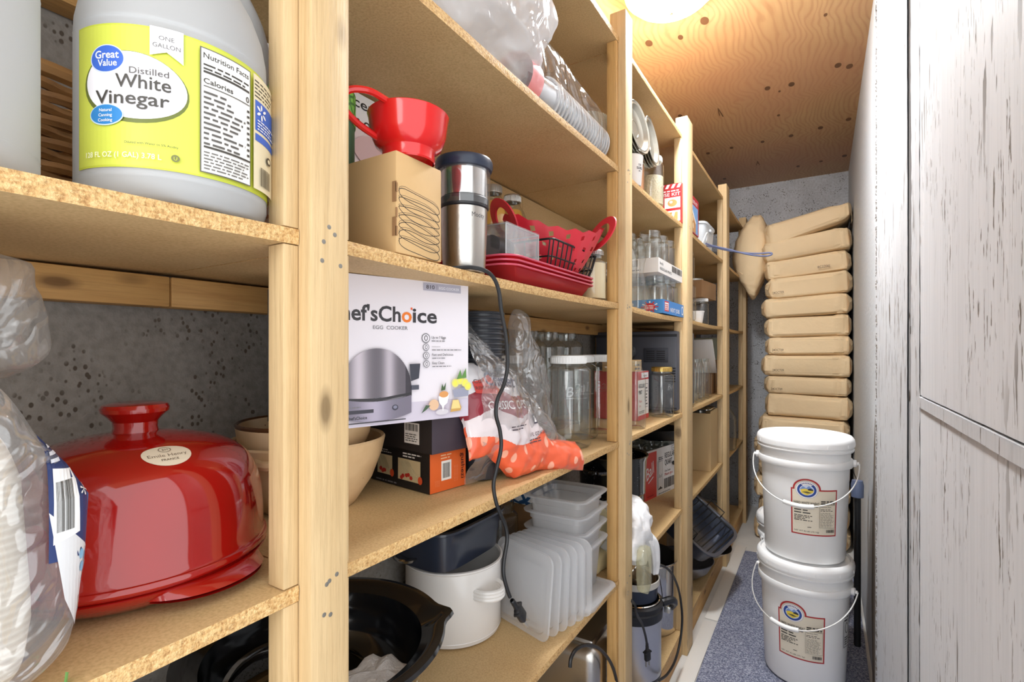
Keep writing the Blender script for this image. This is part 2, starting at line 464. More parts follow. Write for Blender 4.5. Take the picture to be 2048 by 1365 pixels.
def carpet():
    m, nt, b = nodes_of('blue_grey_carpet'); L = nt.links.new; p = worldpos(nt)
    n = tex(nt, 'Noise', 170.0, p, Detail=3, Roughness=.75); n2 = tex(nt, 'Noise', 45.0, p, Detail=2)
    c = mixc(nt, .3, ramp(nt, n.outputs['Fac'], [(.34, sr(48, 54, 76)), (.5, sr(128, 133, 158)), (.64, sr(214, 216, 228))]), ramp(nt, n2.outputs['Fac'], [(.3, sr(96, 101, 124)), (.7, sr(154, 158, 178))]))
    L(c, b.inputs['Base Color']); b.inputs['Roughness'].default_value = .95
    bumpn(nt, n.outputs['Fac'], b, .8, .01)
    return m
PLY = plywood(); CONC = concrete('concrete_wall', (1.38, 1.40, 1.46)); CONC2 = concrete('concrete_wall_shaded', (.66, .61, .55)); WHITE1 = rough_white('rough_white_planks', 1.0, 0.0, .94); WHITE2 = rough_white('rough_white_stile', .75, 4.4, .80); WHITE3 = mat('white_wall_paint', sr(194, 197, 201), .55, bump=.25, bscale=60)
BARE = wood('bare_dark_wood', sr(112, 100, 88), sr(70, 60, 50), 2, False, 2.0, .8)
FLOORM = mat('painted_concrete_floor', sr(206, 204, 200), .7, var=.12, vscale=9)
CARPET = carpet()
NAILM = mat('nail_steel', sr(150, 146, 138), .45, .8)
# ------------------------------------------------------------------ room shell
YW = .52                      # right wall cut short here beside the doorway, to let more light in
WR, WL, YB, YN, H = 0.154, -0.83, 4.20, -0.55, 2.438     # right wall, left wall, back wall, near end, ceiling
struct(G().span((WL - .1, YN - .6, -.05), (WR + .12, YB + .1, 0)).build('floor', FLOORM))
struct(G().span((WL - .1, YN, H), (WR + .12, YB + .1, H + .05)).build('ceiling', PLY))
struct(G().span((WL - .1, YN, 0), (WL, YB, H)).build('wall_left', CONC2))  # concrete tinted darker and warmer: the dim shade behind the shelves, put into its colour
struct(G().span((WL - .1, YB, 0), (WR + .12, YB + .1, H)).build('wall_back', CONC))
g = G()   # smooth white wall along the right, running from the planked part to the back
g.grid(lambda u, v: (WR + .004 * math.sin(u * 3) * (1 - v), 1.95 + (YB - 1.95) * u, H * v), 20, 30)
g.span((WR + .03, 1.95, 0), (WR + .1, YB, H))
struct(g.build('wall_right', WHITE3))
# rough planked panelling nearer the camera: a tall stile, a recessed bead, an upper and a lower panel
def rough_edge(name, m, y0, y1, z0, z1, x0, amp=.0018, n=120, edge0=True, edge1=True):
    g = G(); rg = random.Random(int(y0 * 1000 + z0 * 77))
    nu = 24
    def fn(u, v):
        y = y0 + (y1 - y0) * u; z = z0 + (z1 - z0) * v
        if u == 0 and edge0 or u == 1 and edge1: y += rg.uniform(-amp, amp)
        return (x0 + .0008 * nz((0, y * 22, z * 2.4)), y, z)
    g.grid(fn, nu, n)
    g.span((x0 + .003, y0 + .0005, z0 + .0005), (x0 + .03, y1 - .0005, z1 - .0005))
    return struct(g.build(name, m, sharp=60))
rough_edge('trim_1', WHITE2, 1.302, 2.03, 0, H - .002, WR - .006)                 # stile
rough_edge('trim_2', WHITE1, YW, 1.160, 1.108, H - .002, WR - .004)               # upper panel
rough_edge('trim_3', WHITE1, YW, 1.160, 0, 1.085, WR - .004)                      # lower panel
rough_edge('trim_4', WHITE2, YW, 1.162, 1.0885, 1.1055, WR - .009, amp=.0008, n=6)  # rail between them
rough_edge('trim_5', WHITE2, 1.173, 1.276, 0, H - .002, WR - .003, amp=.004)      # narrow bead
struct(G().span((WR + .005, YW, 0), (WR + .11, 2.02, H)).build('trim_6', BARE))    # bare wood seen in the grooves
# ragged edge of paint, a hand's width before the far edge of the stile
g = G()
rg = random.Random(5)
for i in range(520):
    z = rg.uniform(.02, H - .04); y = 1.985 + rg.gauss(0, .010)
    l = rg.uniform(.002, .009)
    g.prism([(y, z), (y + rg.uniform(.004, .013), z + l * .4), (y + rg.uniform(.0, .006), z + l)], 0, .0012, xf=Matrix(((0, 0, -1, WR - .0062), (1, 0, 0, 0), (0, 1, 0, 0), (0, 0, 0, 1))))
struct(g.build('trim_7', mat('bare_flecks', sr(96, 88, 80), .8), flat=True))
# strip of bare dark board low on the wall, where the white skin has sprung away
g = G()
g.prism([(2.045, 0.0), (2.15, 0), (2.20, .3), (2.16, .62), (2.10, .86), (2.06, .96), (2.045, .80)], 0, .004, xf=Matrix(((0, 0, -1, WR - .001), (1, 0, 0, 0), (0, 1, 0, 0), (0, 0, 0, 1))))
struct(g.build('trim_8', BARE, flat=True))
# ceiling: dark oval plugs and pencilled scraps are part of the plywood
g = G()
PLUGM = mat('plywood_plug', sr(104, 70, 44), .6)
for px, py, rr in ((1409, 42, .020), (1361, 75, .013), (1298, 87, .018), (1676, 131, .017), (1699, 133, .017), (1583, 169, .017), (1535, 177, .016), (1559, 183, .007), (1557, 231, .010), (1697, 239, .017), (1641, 256, .017), (1582, 272, .016), (1525, 284, .014), (1463, 296, .014), (1416, 307, .015), (1642, 323, .014), (1596, 333, .014), (1689, 312, .018), (1449, 358, .015), (1360, 232, .014), (1651, 30, .008)):
    p = at(px, py, z=H - .001)
    n = 20
    g.prism([(p.x + rr * .75 * math.cos(2 * PI * i / n), p.y + rr * 1.25 * math.sin(2 * PI * i / n)) for i in range(n)], H - .0012, H + .001)
for (a, b_, w) in (((1436, 217), (1439, 231), .0022), ((1437, 218), (1446, 233), .0022), ((1515, 323), (1519, 330), .0018), ((1515, 323), (1513, 331), .0018), ((1515, 327), (1518, 327), .0016)):
    g.tube([at(*a, z=H - .001), at(*b_, z=H - .001)], w, 6)
struct(g.build('trim_9', PLUGM))
# ------------------------------------------------------------------ shelving
XF, XS, XB = -0.445, -0.464, WL + .002          # post face, shelf front edge, shelf back
TT, T, M_, L_, L2, BOT = 2.030, 1.682, 1.3155, .944, .572, .10
TK = .016
posts = []
for p0, p1, wid in ((622, 697, None), (1251, 1265, .055), (1372, 1388, .095), (1451, 1461, .095), (1489, 1498, .085)):
    a = at(p0, 700, x=XF).y; b_ = at(p1, 700, x=XF).y
    if wid: c = (a + b_) / 2; a, b_ = c - wid / 2, c + wid / 2
    posts.append((a, b_))
print('posts', [(round(a, 3), round(b, 3)) for a, b in posts])
unit = thing('shelving_unit', 'built-in pine and particle board shelving along the left concrete wall', 'shelving', (XF, 0, 0))
def part(g, name, m, parent=unit, **k):
    o = g.build(name, m, parent, **k)
    o.location = -Vector(parent.location) if parent.rotation_euler.z == 0 else o.location
    return o
tops = [2.30, 2.10, 2.10, 2.10, 2.10]
rg = random.Random(2)
for i, ((a, b_), tp) in enumerate(zip(posts, tops)):
    g = G(); g.span((XF, a, 0.0), (XF - .045, b_, tp), 0, .0025)
    ym = (a + b_) / 2
    for z in (TT, T, M_, L_, L2):
        for k in range(5):
            g.lathe([(.0026, 0), (.0026, .0006), (0, .0009)], 8, 1, xf=rot_m(0, R(90), 0, (XF - .0004, ym + rg.uniform(-.016, .016), z - .008 + rg.choice((0, 0, -.03, .01)) + rg.uniform(-.006, .006))))
    part(g, 'post', [PINE, NAILM])
ends = [-.50] + [b_ for a, b_ in posts]
levels = [(TT, 'TT'), (T, 'T'), (M_, 'M'), (L_, 'L'), (L2, 'L2'), (BOT, 'BOT')]
struct(G().span((WL - .1, YN - .06, 0), (XF - .005, YN, H)).build('wall_front', mat('hall_wall_paint', sr(214, 210, 202), .7)))  # unseen end wall, added to keep light out of the nearest bay
bays = [(-.50, posts[0][0])] + [(posts[i][1], posts[i + 1][0]) for i in range(4)] + [(posts[4][1], YB - .01)]
for bi, (y0, y1) in enumerate(bays):
    for z, nm in levels:
        if bi == 5: continue
        if nm == 'TT' and bi in (3, 4) and False: continue
        sag = .005 if nm in ('M', 'T') else .0015
        g = G(); n = 14
        m0 = y0 - .0005 if bi == 0 else (posts[bi - 1][0] + posts[bi - 1][1]) / 2
        m1 = (posts[bi][0] + posts[bi][1]) / 2 - .001
        XC = XF - .0465
        def fn(k, a, b_, xa, xb):
            def f(u, v):
                y = a + .0008 + (b_ - a - .0016) * u
                s = -sag * math.sin(PI * min(1, max(0, (y - y0) / (y1 - y0))))
                return (xa + (xb - xa) * v, y, z + s - (TK if k else 0))
            return f
        for k in (0, 1):
            g.grid(fn(k, y0, y1, XS, XC), n, 2, 0); g.grid(fn(k, m0, m1, XC, XB), n, 2, 0)
        rgx = random.Random(bi * 10 + int(z * 100))
        for e, xx in ((0, XS), (1, XB)):
            g.grid(lambda u, v: (xx + (rgx.uniform(0, .0012) if 0 < v < 1 else 0), y0 + .0008 + (y1 - y0 - .0016) * u, z - sag * math.sin(PI * u) - TK * v), 120 if e == 0 else n, 4 if e == 0 else 2, 1)
        for a, b_, xa, xb in ((y0, y1, XS, XC), (m0, m1, XC, XB)):
            for yy in (0, 1):
                g.grid(lambda u, v: (xa + (xb - xa) * u, a + .0008 + (b_ - a - .0016) * yy, z - TK * v), 2, 2, 1)
        part(g, 'shelf_board', [PB_FACE, PB_EDGE], sharp=50)
        g = G(); g.span((XB, m0, z - TK - .0055), (XB + .038, m1 - .001, z - TK - .0055 - .043), 0, .002)
        if nm not in ('BOT', 'T', 'TT') or bi == 0: part(g, 'back_rail', PINEH)
for i, (a, b_) in enumerate(posts):
    zs = [BOT, L2, L_, M_, T, TT]
    for z0, z1 in zip([0] + zs[:-1], zs):
        for side in (0, 1):
            y0 = a - .018 if side == 0 else b_
            if i == 4 and side == 1: continue
            g = G(); g.span((XS - .001, y0 + .0005, z0 + .001), (XS - .027, y0 + .0175, z1 - TK - .001), 0, .001)
            part(g, 'cleat', PINE2 if i == 1 else PINE)
    # cross bearers from post to wall under each shelf
    if i in (1, 2, 3, 4):
        g = G(); g.span((XB + .0005, a + .004, 0), (XB + .0375, b_ - .004, 2.3), 0, .002)
        part(g, 'back_post', PINE2)
for bi in (1, 2, 3):
    y0 = (posts[bi - 1][0] + posts[bi - 1][1]) / 2 + .001; y1 = (posts[bi][0] + posts[bi][1]) / 2 - .001
    for z0, z1 in ((M_, T), (T, TT)):
        g = G(); g.span((XB + .040, y0, z0 + .001), (XB + .048, y1, z1 - TK - .006))
        part(g, 'back_panel', PB_FACE)
for y0, y1 in bays[:5]:
    g = G(); g.span((XS - .002, y0, 0), (XS - .02, y1, BOT - TK - .001), 0, .002)
    part(g, 'kickboard', PINEH)
# ------------------------------------------------------------------ carpet runner
g = G(); ca, cb = -.385, .145
g.grid(lambda u, v: (ca + (cb - ca) * u + (.004 * nz((0, v * 9, 0)) if u in (0, 1) else 0), -.4 + 3.62 * v, .010 + .0015 * nz((u * 3, v * 12, 0))), 10, 60, 0)
g.span((ca + .003, -.39, .001), (cb - .003, 3.21, .0085))
tag(g.build('carpet_runner', CARPET), 'blue-grey flecked carpet runner lying along the aisle floor', 'carpet')
# ------------------------------------------------------------------ ceiling light
lp = Vector((-.43, 1.70, H))
lamp = thing('ceiling_light', 'round white glass dome light glowing on the plywood ceiling', 'ceiling light', lp)
g = G(); g.lathe([(0, -.001), (.150, -.001), (.153, -.020), (.151, -.048), (.146, -.050), (.143, -.030), (0, -.030)], 56)
g.build('base_pan', mat('lamp_base_white', sr(235, 235, 232), .4), lamp)
g = G(); n = 14; rr = .142
g.lathe([(rr * math.sin(PI / 2 * i / n), -.040 - .068 * math.cos(PI / 2 * i / n)) for i in range(n + 1)], 48)
g.build('glass_dome', mat('lit_dome_glass', (.93, .97, 1.0), .3, emit=96.0), lamp)
g = G(); g.lathe([(0, -.128), (.006, -.126), (.009, -.118), (.010, -.108), (0, -.108)], 16)
g.build('finial', mat('brushed_nickel', sr(170, 168, 162), .3, 1.0), lamp)
# ------------------------------------------------------------------ object materials
GLASS = thin('clear_glass', (.965, .98, .972), (.72, .76, .73), .02, .09, .9)
CLEARP = thin('clear_plastic', (.95, .955, .96), (.66, .68, .70), .05, .12, .8, milky=.04)
FILM = thin('plastic_film', (.97, .97, .97), (.75, .75, .76), .14, .18, .65, milky=.13, mcol=(.95, .95, .96), bump=.8, bscale=26)
FILMW = thin('cloudy_film', (.95, .95, .96), (.75, .75, .78), .16, .12, .6, milky=.60, mcol=(.94, .945, .96), bump=.9, bscale=22)
FROST = thin('frosted_plastic', (.93, .94, .95), (.7, .71, .73), .25, .07, .5, milky=.42, mcol=(.86, .86, .87))
JUGP = thin('jug_plastic', (.86, .87, .88), (.7, .71, .72), .3, .05, .35, milky=.86, mcol=(.74, .745, .75))
KRAFT = mat('kraft_paper', sr(232, 204, 162), .72, bump=.25, bscale=26, var=.06, vscale=9)
CARD = mat('corrugated_card', sr(202, 166, 116), .75, var=.05, vscale=30)
CARD_D = mat('brown_card', sr(150, 112, 74), .78, var=.08, vscale=16)
WHITEP = mat('white_plastic', sr(236, 236, 234), .35)
BUCKETP = mat('bucket_plastic', sr(238, 238, 238), .32, sss=.1)
STEEL = mat('brushed_steel', sr(196, 192, 186), .28, 1.0, bump=.03, bscale=200)
CHROME = mat('polished_steel', sr(205, 203, 200), .1, 1.0)
BLACKP = mat('black_plastic', sr(26, 27, 32), .38)
NAVYP = mat('navy_plastic', sr(38, 46, 64), .35)
RUBBER = mat('black_rubber', sr(22, 22, 24), .45)
ENAMEL = mat('black_enamel', sr(14, 15, 19), .12, coat=.6)
NAVYE = mat('navy_enamel', sr(40, 46, 60), .28, coat=.3)
IRON = mat('matt_black_coating', sr(20, 20, 22), .45)
WENAM = mat('white_enamel', sr(232, 228, 224), .22, coat=.3)
RED = mat('red_plastic', sr(206, 26, 26), .18, coat=.4)
SIL_RED = mat('red_silicone', sr(206, 44, 58), .42)
GOLD = mat('gold_lid_metal', sr(206, 176, 104), .3, .9)
SILV = mat('silver_lid_metal', sr(196, 196, 192), .28, .9)
WHITEC = mat('white_carton', sr(232, 228, 224), .5)
def speckled():
    m, nt, b = nodes_of('speckled_black_enamel'); p = coord(nt)
    v = tex(nt, 'Voronoi', 190.0, p, Randomness=1.0)
    n = tex(nt, 'Noise', 40.0, p)
    k = mixc(nt, 1.0, ramp(nt, v.outputs['Distance'], [(0, (1, 1, 1)), (.12, (.9,) * 3), (.2, (0, 0, 0))]), ramp(nt, n.outputs['Fac'], [(.45, (0, 0, 0)), (.6, (1, 1, 1))]), 'MULTIPLY')
    nt.links.new(mixc(nt, k, sr(12, 13, 17), sr(190, 194, 200)), b.inputs['Base Color'])
    b.inputs['Roughness'].default_value = .12; b.inputs['Coat Weight'].default_value = .5
    return m
SPECK = speckled()
def glaze_red():
    m, nt, b = nodes_of('red_glaze'); p = coord(nt)
    n = tex(nt, 'Noise', 5.0, p, Detail=2)
    nt.links.new(ramp(nt, n.outputs['Fac'], [(.3, sr(128, 10, 8)), (.7, sr(164, 20, 12))]), b.inputs['Base Color'])
    b.inputs['Roughness'].default_value = .09; b.inputs['Coat Weight'].default_value = .6; b.inputs['Coat Roughness'].default_value = .04
    return m
GLAZE = glaze_red()
def stoneware():
    m, nt, b = nodes_of('cream_stoneware'); p = coord(nt)
    n = tex(nt, 'Noise', 14.0, p, Detail=5); v = tex(nt, 'Voronoi', 60.0, p)
    c = ramp(nt, n.outputs['Fac'], [(.3, sr(206, 172, 128)), (.6, sr(226, 196, 154)), (.8, sr(234, 208, 170))])
    c = mixc(nt, ramp(nt, v.outputs['Distance'], [(0, (1, 1, 1)), (.05, (1, 1, 1)), (.09, (0, 0, 0))]), c, sr(120, 84, 52))
    nt.links.new(c, b.inputs['Base Color']); b.inputs['Roughness'].default_value = .28
    return m
STONE = stoneware()
STONE_IN = mat('brown_glaze', sr(92, 60, 38), .2)

# ------------------------------------------------------------------ shared builders
def strk(P, pts, w, c):
    for a, b in zip(pts, pts[1:]):
        d = Vector((b[0] - a[0], b[1] - a[1])); L = d.length
        if L < 1e-6: continue
        n = Vector((-d.y, d.x)) / L * w / 2; e = d / L * w * .3
        P.poly([(a[0] - e.x - n.x, a[1] - e.y - n.y), (b[0] + e.x - n.x, b[1] + e.y - n.y), (b[0] + e.x + n.x, b[1] + e.y + n.y), (a[0] - e.x + n.x, a[1] - e.y + n.y)], c, False)
    return P
Print.stroke = strk
def superell(g, c, d, e1=.5, e2=.5, nu=40, nv=20, mat_=0, xf=None, warp=None, amp=0.0, freq=8.0, seed=0.0, ridge=True, flat=None, st=(1, 1, 1)):
    """pillow-like closed surface; amp adds crumples"""
    sp = lambda a, e: math.copysign(abs(a) ** e, a)
    def f(u, v):
        a = 2 * PI * u - PI; b = PI * v - PI / 2
        x = sp(math.cos(b), e1) * sp(math.cos(a), e2); y = sp(math.cos(b), e1) * sp(math.sin(a), e2); z = sp(math.sin(b), e1)
        p = Vector((x * d[0] / 2, y * d[1] / 2, z * d[2] / 2))
        if warp: p = Vector(warp(p, x, y, z))
        if amp:
            ps = (p.x * st[0], p.y * st[1], p.z * st[2]); q = nz(ps, freq, seed); r = nz(ps, freq * 2.3, seed + 9)
            k = amp * ((1 - 2.4 * abs(q)) + .45 * (1 - 2.4 * abs(r))) * .6 if ridge else amp * (q + .5 * r)
            p = p + Vector((x, y, z)).normalized() * k
        if flat is not None: p.z = max(p.z, flat)
        return (p.x + c[0], p.y + c[1], p.z + c[2])
    return g.grid(f, nu, nv, mat_, cu=True, xf=xf)
_proto = {}
def make(key, fn, loc, rz=0.0, label=None, group=None, rot=None, cat=None, scale=None):
    """first call builds the thing, later calls copy it with its parts"""
    if key not in _proto:
        t = fn(); _proto[key] = t
        t.location = loc; t.rotation_euler = rot if rot is not None else (0, 0, rz)
        if scale: t.scale = scale
        if label: t['label'] = label
        if group: t['group'] = group
        return t
    t = dup(_proto[key], loc, rz, label, None, rot, scale)
    if group: t['group'] = group
    elif 'group' in t: del t['group']
    if not scale: t.scale = (1, 1, 1)
    return t
def jar_fn(r, h, mouth, lid=None, fill=None, sq=2.0, neck=.022, emboss=None, shoulder=None, name='glass_jar'):
    def f():
        t = thing(name, 'x', 'jar')
        sh = shoulder if shoulder is not None else h - neck - (r - mouth) * .9
        hn = h - neck
        pr = [(0, .006), (r * .55, .006), (r * .72, .0015), (r * .9, .001), (r, r * .16), (r, sh), (r * .985, sh + (hn - sh) * .25), (r - (r - mouth) * .5, sh + (hn - sh) * .72), (mouth * 1.02, hn), (mouth * .97, hn + .002)]
        nb = 4
        for i in range(nb):
            z = hn + .003 + (neck - .004) * i / (nb - 1)
            pr += [(mouth * (1.05 if i % 2 == 0 else .98), z)]
        pr += [(mouth * .98, h), (mouth * .9, h), (mouth * .88, h - .004), (mouth * .86, hn)]
        g = G(); g.lathe(pr, 28, pw=sq); g.build('glass_body', GLASS, t, sharp=70)
        if fill:
            m, z = fill
            g = G(); g.lathe([(0, .008), (r * .93, .009), (r * .955, r * .2), (r * .955, min(z, sh)), (r * .9 if z <= sh else r * .955 - (r - mouth) * (z - sh) / (hn - sh + 1e-6), z), (0, z)], 24, pw=sq); g.build('contents', m, t)
        if emboss:
            P = Print(); P.text(0, 0, emboss, r * .62, thin('embossed_glass', (.86, .88, .87), (.6, .62, .6), .1, .2, .8, milky=.12), 'C', shear=.25, rot=.12)
            P.rect(-r * .6, -r * .12, r * .55, -r * .09, thin('embossed_glass'))
            P.wrap('embossing', t, r, 0, h * .58)
        if lid:
            mt, lr, lh = lid
            g = G()
            n = 48 if lh > .012 else 28
            z0 = h - lh + .003
            prl = [(mouth * .9, z0), (lr, z0), (lr, z0 + lh * .82), (lr * .96, z0 + lh), (lr * .8, z0 + lh), (0, z0 + lh + .0004)]
            g.lathe(prl, n); 
            for i in range(0, 40):
                a = 2 * PI * i / 40
                g.box((lr * math.cos(a), lr * math.sin(a), z0 + lh * .42), (.0016, .0016, lh * .7), xf=None)
            g.build('screw_lid', mt, t)
        return t
    return f
J_HALF = jar_fn(.057, .228, .041, (WHITEP, .0455, .020), emboss='Ball')
J_HALF_OPEN = jar_fn(.057, .262, .034, None)
J_QUART = jar_fn(.046, .172, .036, None)
J_QUART_GOLD = jar_fn(.043, .180, .034, (GOLD, .0365, .017), emboss='Ball')
J_QUART_WHITE = jar_fn(.043, .172, .035, (WHITEP, .038, .018), fill=(mat('rolled_oats', sr(226, 212, 178), .9, bump=.6, bscale=160), .105))
J_PINT = jar_fn(.038, .128, .033, None)
J_BOTTLE = jar_fn(.033, .200, .019, None, neck=.016, shoulder=.125, name='glass_bottle')
JUICE = mat('orange_juice', sr(222, 170, 74), .4)
J_JUICE = jar_fn(.043, .238, .0195, (SILV, .0215, .016), fill=(JUICE, .206), neck=.02, shoulder=.155, name='juice_bottle')
J_CREAM = jar_fn(.036, .130, .027, (SILV, .029, .013), fill=(mat('cream_powder', sr(226, 206, 168), .9), .098))
J_PLAIN_WHITE = jar_fn(.038, .13, .033, (WHITEP, .036, .016))
def carton(name, label, cat, loc, rz, size, m, bev=.0015, group=None, body='carton_body'):
    """box standing on its base; loc is the near lower corner on the aisle side: local x runs back to the wall (negative), y along the shelf"""
    t = thing(name, label, cat, loc, rz, group)
    g = G(); g.span((-size[0], 0, 0), (0, size[1], size[2]), 0, bev); g.build(body, m, t)
    return t
def open_box(g, x, y, h, w=.003, mat_=0, hs=None):
    hs = hs or h
    g.span((-x, 0, 0), (0, y, w), mat_)
    g.span((-w, 0, w), (0, y, h), mat_); g.span((-x, 0, w), (-x + w, y, h), mat_)
    g.span((-x + w, 0, w), (-w, w, hs), mat_); g.span((-x + w, y - w, w), (-w, y, h), mat_)
def front(P, t, name, size=None, y=0, z=0, x=0): return P.plane(name, t, (x, y, z), (0, 1, 0), (0, 0, 1))        # aisle face
def side(P, t, name, xw, y=0, z=0): return P.plane(name, t, (-xw, y, z), (1, 0, 0), (0, 0, 1))                     # face towards the doorway
def cord_thing(name, label, pts, r=.0032, m=None, k=6):
    t = thing(name, label, 'cord', pts[0])
    o = Vector(pts[0])
    g = G(); g.tube([p - o for p in spline(pts, k)], r, 8); g.build('cable', m or RUBBER, t)
    return t, o
def plug(t, o, p, d, roll=0.0):
    """two-pin plug at p pointing along d"""
    d = Vector(d).normalized(); q = d.to_track_quat('Z', 'Y').to_matrix().to_4x4(); q = Matrix.Translation(Vector(p) - o) @ q @ Matrix.Rotation(roll, 4, 'Z')
    g = G(); g.lathe([(.0034, -.02), (.0045, -.018), (.0042, -.014), (.0050, -.010), (.0046, -.006), (.0056, 0)], 12, xf=q)
    g.box((0, 0, .016), (.020, .012, .032), 0, .004, xf=q); g.box((0, 0, .006), (.026, .013, .005), 0, .002, xf=q)
    pb = g.build('plug', RUBBER, t)
    for s in (-1, 1):
        g = G(); g.box((s * .0063, 0, .040), (.0016, .0062, .017), 0, .0004, xf=q); g.build('plug_pin', SILV, pb)
# ================================================================== nearest bay
C_INK = sr(60, 56, 50); C_WH = sr(238, 236, 236)
# ---- vinegar jugs
def jug(name, label, loc, rz, with_label):
    t = thing(name, label, 'jug', loc, rz)
    prof = [(0, .006), (.05, .006), (.066, .001), (.0745, .005), (.078, .016), (.078, .150), (.0775, .165), (.074, .185), (.066, .207), (.052, .232), (.036, .255), (.024, .270), (.0205, .276), (.0205, .290)]
    g = G(); g.lathe(prof, 64)
    for z in (.022, .152): g.lathe([(.0772, z - .002), (.0782, z), (.0772, z + .002)], 48)
    g.build('bottle', JUGP, t, sharp=60)
    g = G(); g.lathe([(0, .276), (.022, .276), (.022, .296), (.020, .300), (0, .300)], 32); g.build('cap', WHITEP, t)
    # moulded handle, on the +y side
    g = G(); g.tube(spline([(.0, .068, .158), (.0, .079, .185), (.0, .074, .222), (.0, .054, .252), (.0, .026, .268)], 6), .0145, 12); g.build('handle', JUGP, t)
    if with_label:
        YG = (sr(196, 202, 62)); P = Print(); LIME = mat('lime_label', sr(198, 204, 74), .45, var=.14, vscale=14)
        P.rect(0, 0, .213, .1185, sr(188, 196, 56)); P.rect(.0015, .0015, .2115, .117, LIME)
        P.ell(.0515, .0665, .0415, .0295, sr(96, 104, 36), rot=-.10); P.ell(.0520, .0680, .0395, .0275, sr(236, 232, 236), 48, rot=-.10)
        P.ell(.0322, .0890, .0150, .0118, sr(206, 214, 240)); P.ell(.0322, .0892, .0140, .0108, sr(52, 96, 190))
        P.text(.0325, .0895, 'Great', .0088, C_WH, 'C', .014, w=.0205); P.text(.0330, .0830, 'Value', .0078, C_WH, 'C', .014, w=.0165)
        P.text(.0785, .0775, 'Distilled', .0078, sr(84, 80, 78), 'R', .004, w=.0280)
        P.text(.0800, .0655, 'White', .0160, C_INK, 'R', .010, w=.0400); P.text(.0790, .0520, 'Vinegar', .0158, C_INK, 'R', .010, w=.0560)
        P.ell(.0322, .0425, .0145, .0088, sr(190, 212, 232)); P.ell(.0322, .0427, .0136, .0080, sr(38, 122, 186))
        for i, w in enumerate(('Natural', 'Canning', 'Cooking')): P.text(.0322, .0452 - .0042 * i, w, .0036, C_WH, 'C', .006)
        P.poly([(.0655, .1185), (.0885, .1185), (.0885, .091), (.077, .0985), (.0655, .0940)], sr(234, 232, 236))
        P.text(.077, .1080, 'ONE', .0052, sr(90, 86, 84), 'C'); P.text(.077, .1015, 'GALLON', .0052, sr(90, 86, 84), 'C', w=.0190)
        P.text(.0145, .0075, '128 FL OZ (1 GAL) 3.78 L', .0062, sr(236, 236, 200), 'L', .008, w=.0590)
        P.text(.0480, .0190, 'Diluted with Water to 5% Acidity', .0026, C_INK, 'L', .004, w=.0370)
        P.ell(.083, .0105, .0030, .0030, sr(110, 112, 60)); P.text(.083, .009, 'U', .0040, YG, 'C')
        P.rect(.1000, .0035, .1455, .1125, sr(90, 86, 80)); P.rect(.1010, .0045, .1445, .1115, sr(236, 234, 230))
        P.text(.1025, .1035, 'Nutrition Facts', .0068, C_INK, 'L', .014, w=.0405)
        P.lines(.1025, .0935, .1430, .1005, 2, C_INK, .45, 3); P.rect(.1025, .0905, .1435, .0925, C_INK)
        P.text(.1025, .0815, 'Calories', .0066, C_INK, 'L', .014, w=.0240); P.text(.1430, .0810, '0', .0075, C_INK, 'R', .014)
        P.rect(.1025, .0785, .1435, .0793, C_INK); P.lines(.1025, .028, .1400, .077, 11, sr(84, 80, 76), .42, 7, .6)
        for i in range(9): P.rect(.1405, .0300 + i * .0052, .1432, .0322 + i * .0052, C_INK, False)
        P.rect(.1025, .0250, .1435, .0268, C_INK); P.lines(.1025, .0065, .1430, .0235, 6, sr(96, 92, 88), .4, 9)
        P.rect(.1480, .0035, .2090, .1130, sr(222, 210, 178)); P.lines(.1495, .092, .1930, .110, 5, C_INK, .4, 2)
        P.rect(.1500, .0600, .1930, .0890, sr(52, 96, 190)); P.rect(.1500, .0500, .1930, .0570, sr(52, 96, 190))
        for k in range(6):
            a = k * PI / 3 + PI / 2
            P.ell(.1590 + .0050 * math.cos(a), .0795 + .0050 * math.sin(a), .0030, .0013, C_WH, 12, rot=a)
        P.lines(.1520, .0610, .1900, .0720, 4, C_WH, .4, 4); P.bars(.1560, .008, .1760, .0260, C_INK, 3); P.ell(.172, .037, .005, .004, C_INK); P.ell(.172, .037, .003, .002, sr(222, 210, 178))
        P.wrap('label', t, .0782, R(-86.6 + 0) - rz, .0255, step=.004)
    return t
jug('vinegar_jug', 'translucent gallon jug with a yellow-green white vinegar label', (-.537, .244, M_), 0, True)
jug('vinegar_jug', 'plain translucent gallon jug at the left edge, its label turned away', (-.553, .066, M_), R(-120), False)
# ---- wicker basket between the jugs, against the wall
t = thing('wicker_basket', 'brown woven wicker basket behind the two translucent jugs', 'basket', (-.755, .175, M_))
g = G()
for i in range(13):
    z = .008 + i * .012
    g.tube([((.060 + .0006 * i) * math.cos(a) + .0035 * math.cos(11 * a + (i % 2) * PI) * math.cos(a), (.092 + .0006 * i) * math.sin(a) + .0035 * math.cos(11 * a + (i % 2) * PI) * math.sin(a), z) for a in [2 * PI * k / 88 for k in range(88)]], .0062, 6, 0, True)
g.build('weave', wood('wicker', sr(168, 122, 72), sr(96, 62, 32), 1, False, 4.0), t)
g = G(); g.tube([(.068 * math.cos(a), .100 * math.sin(a), .168) for a in [2 * PI * k / 40 for k in range(40)]], .009, 8, 0, True); g.build('rim', wood('wicker_rim', sr(184, 138, 84), sr(120, 80, 44), 1, False, 1.0), t)
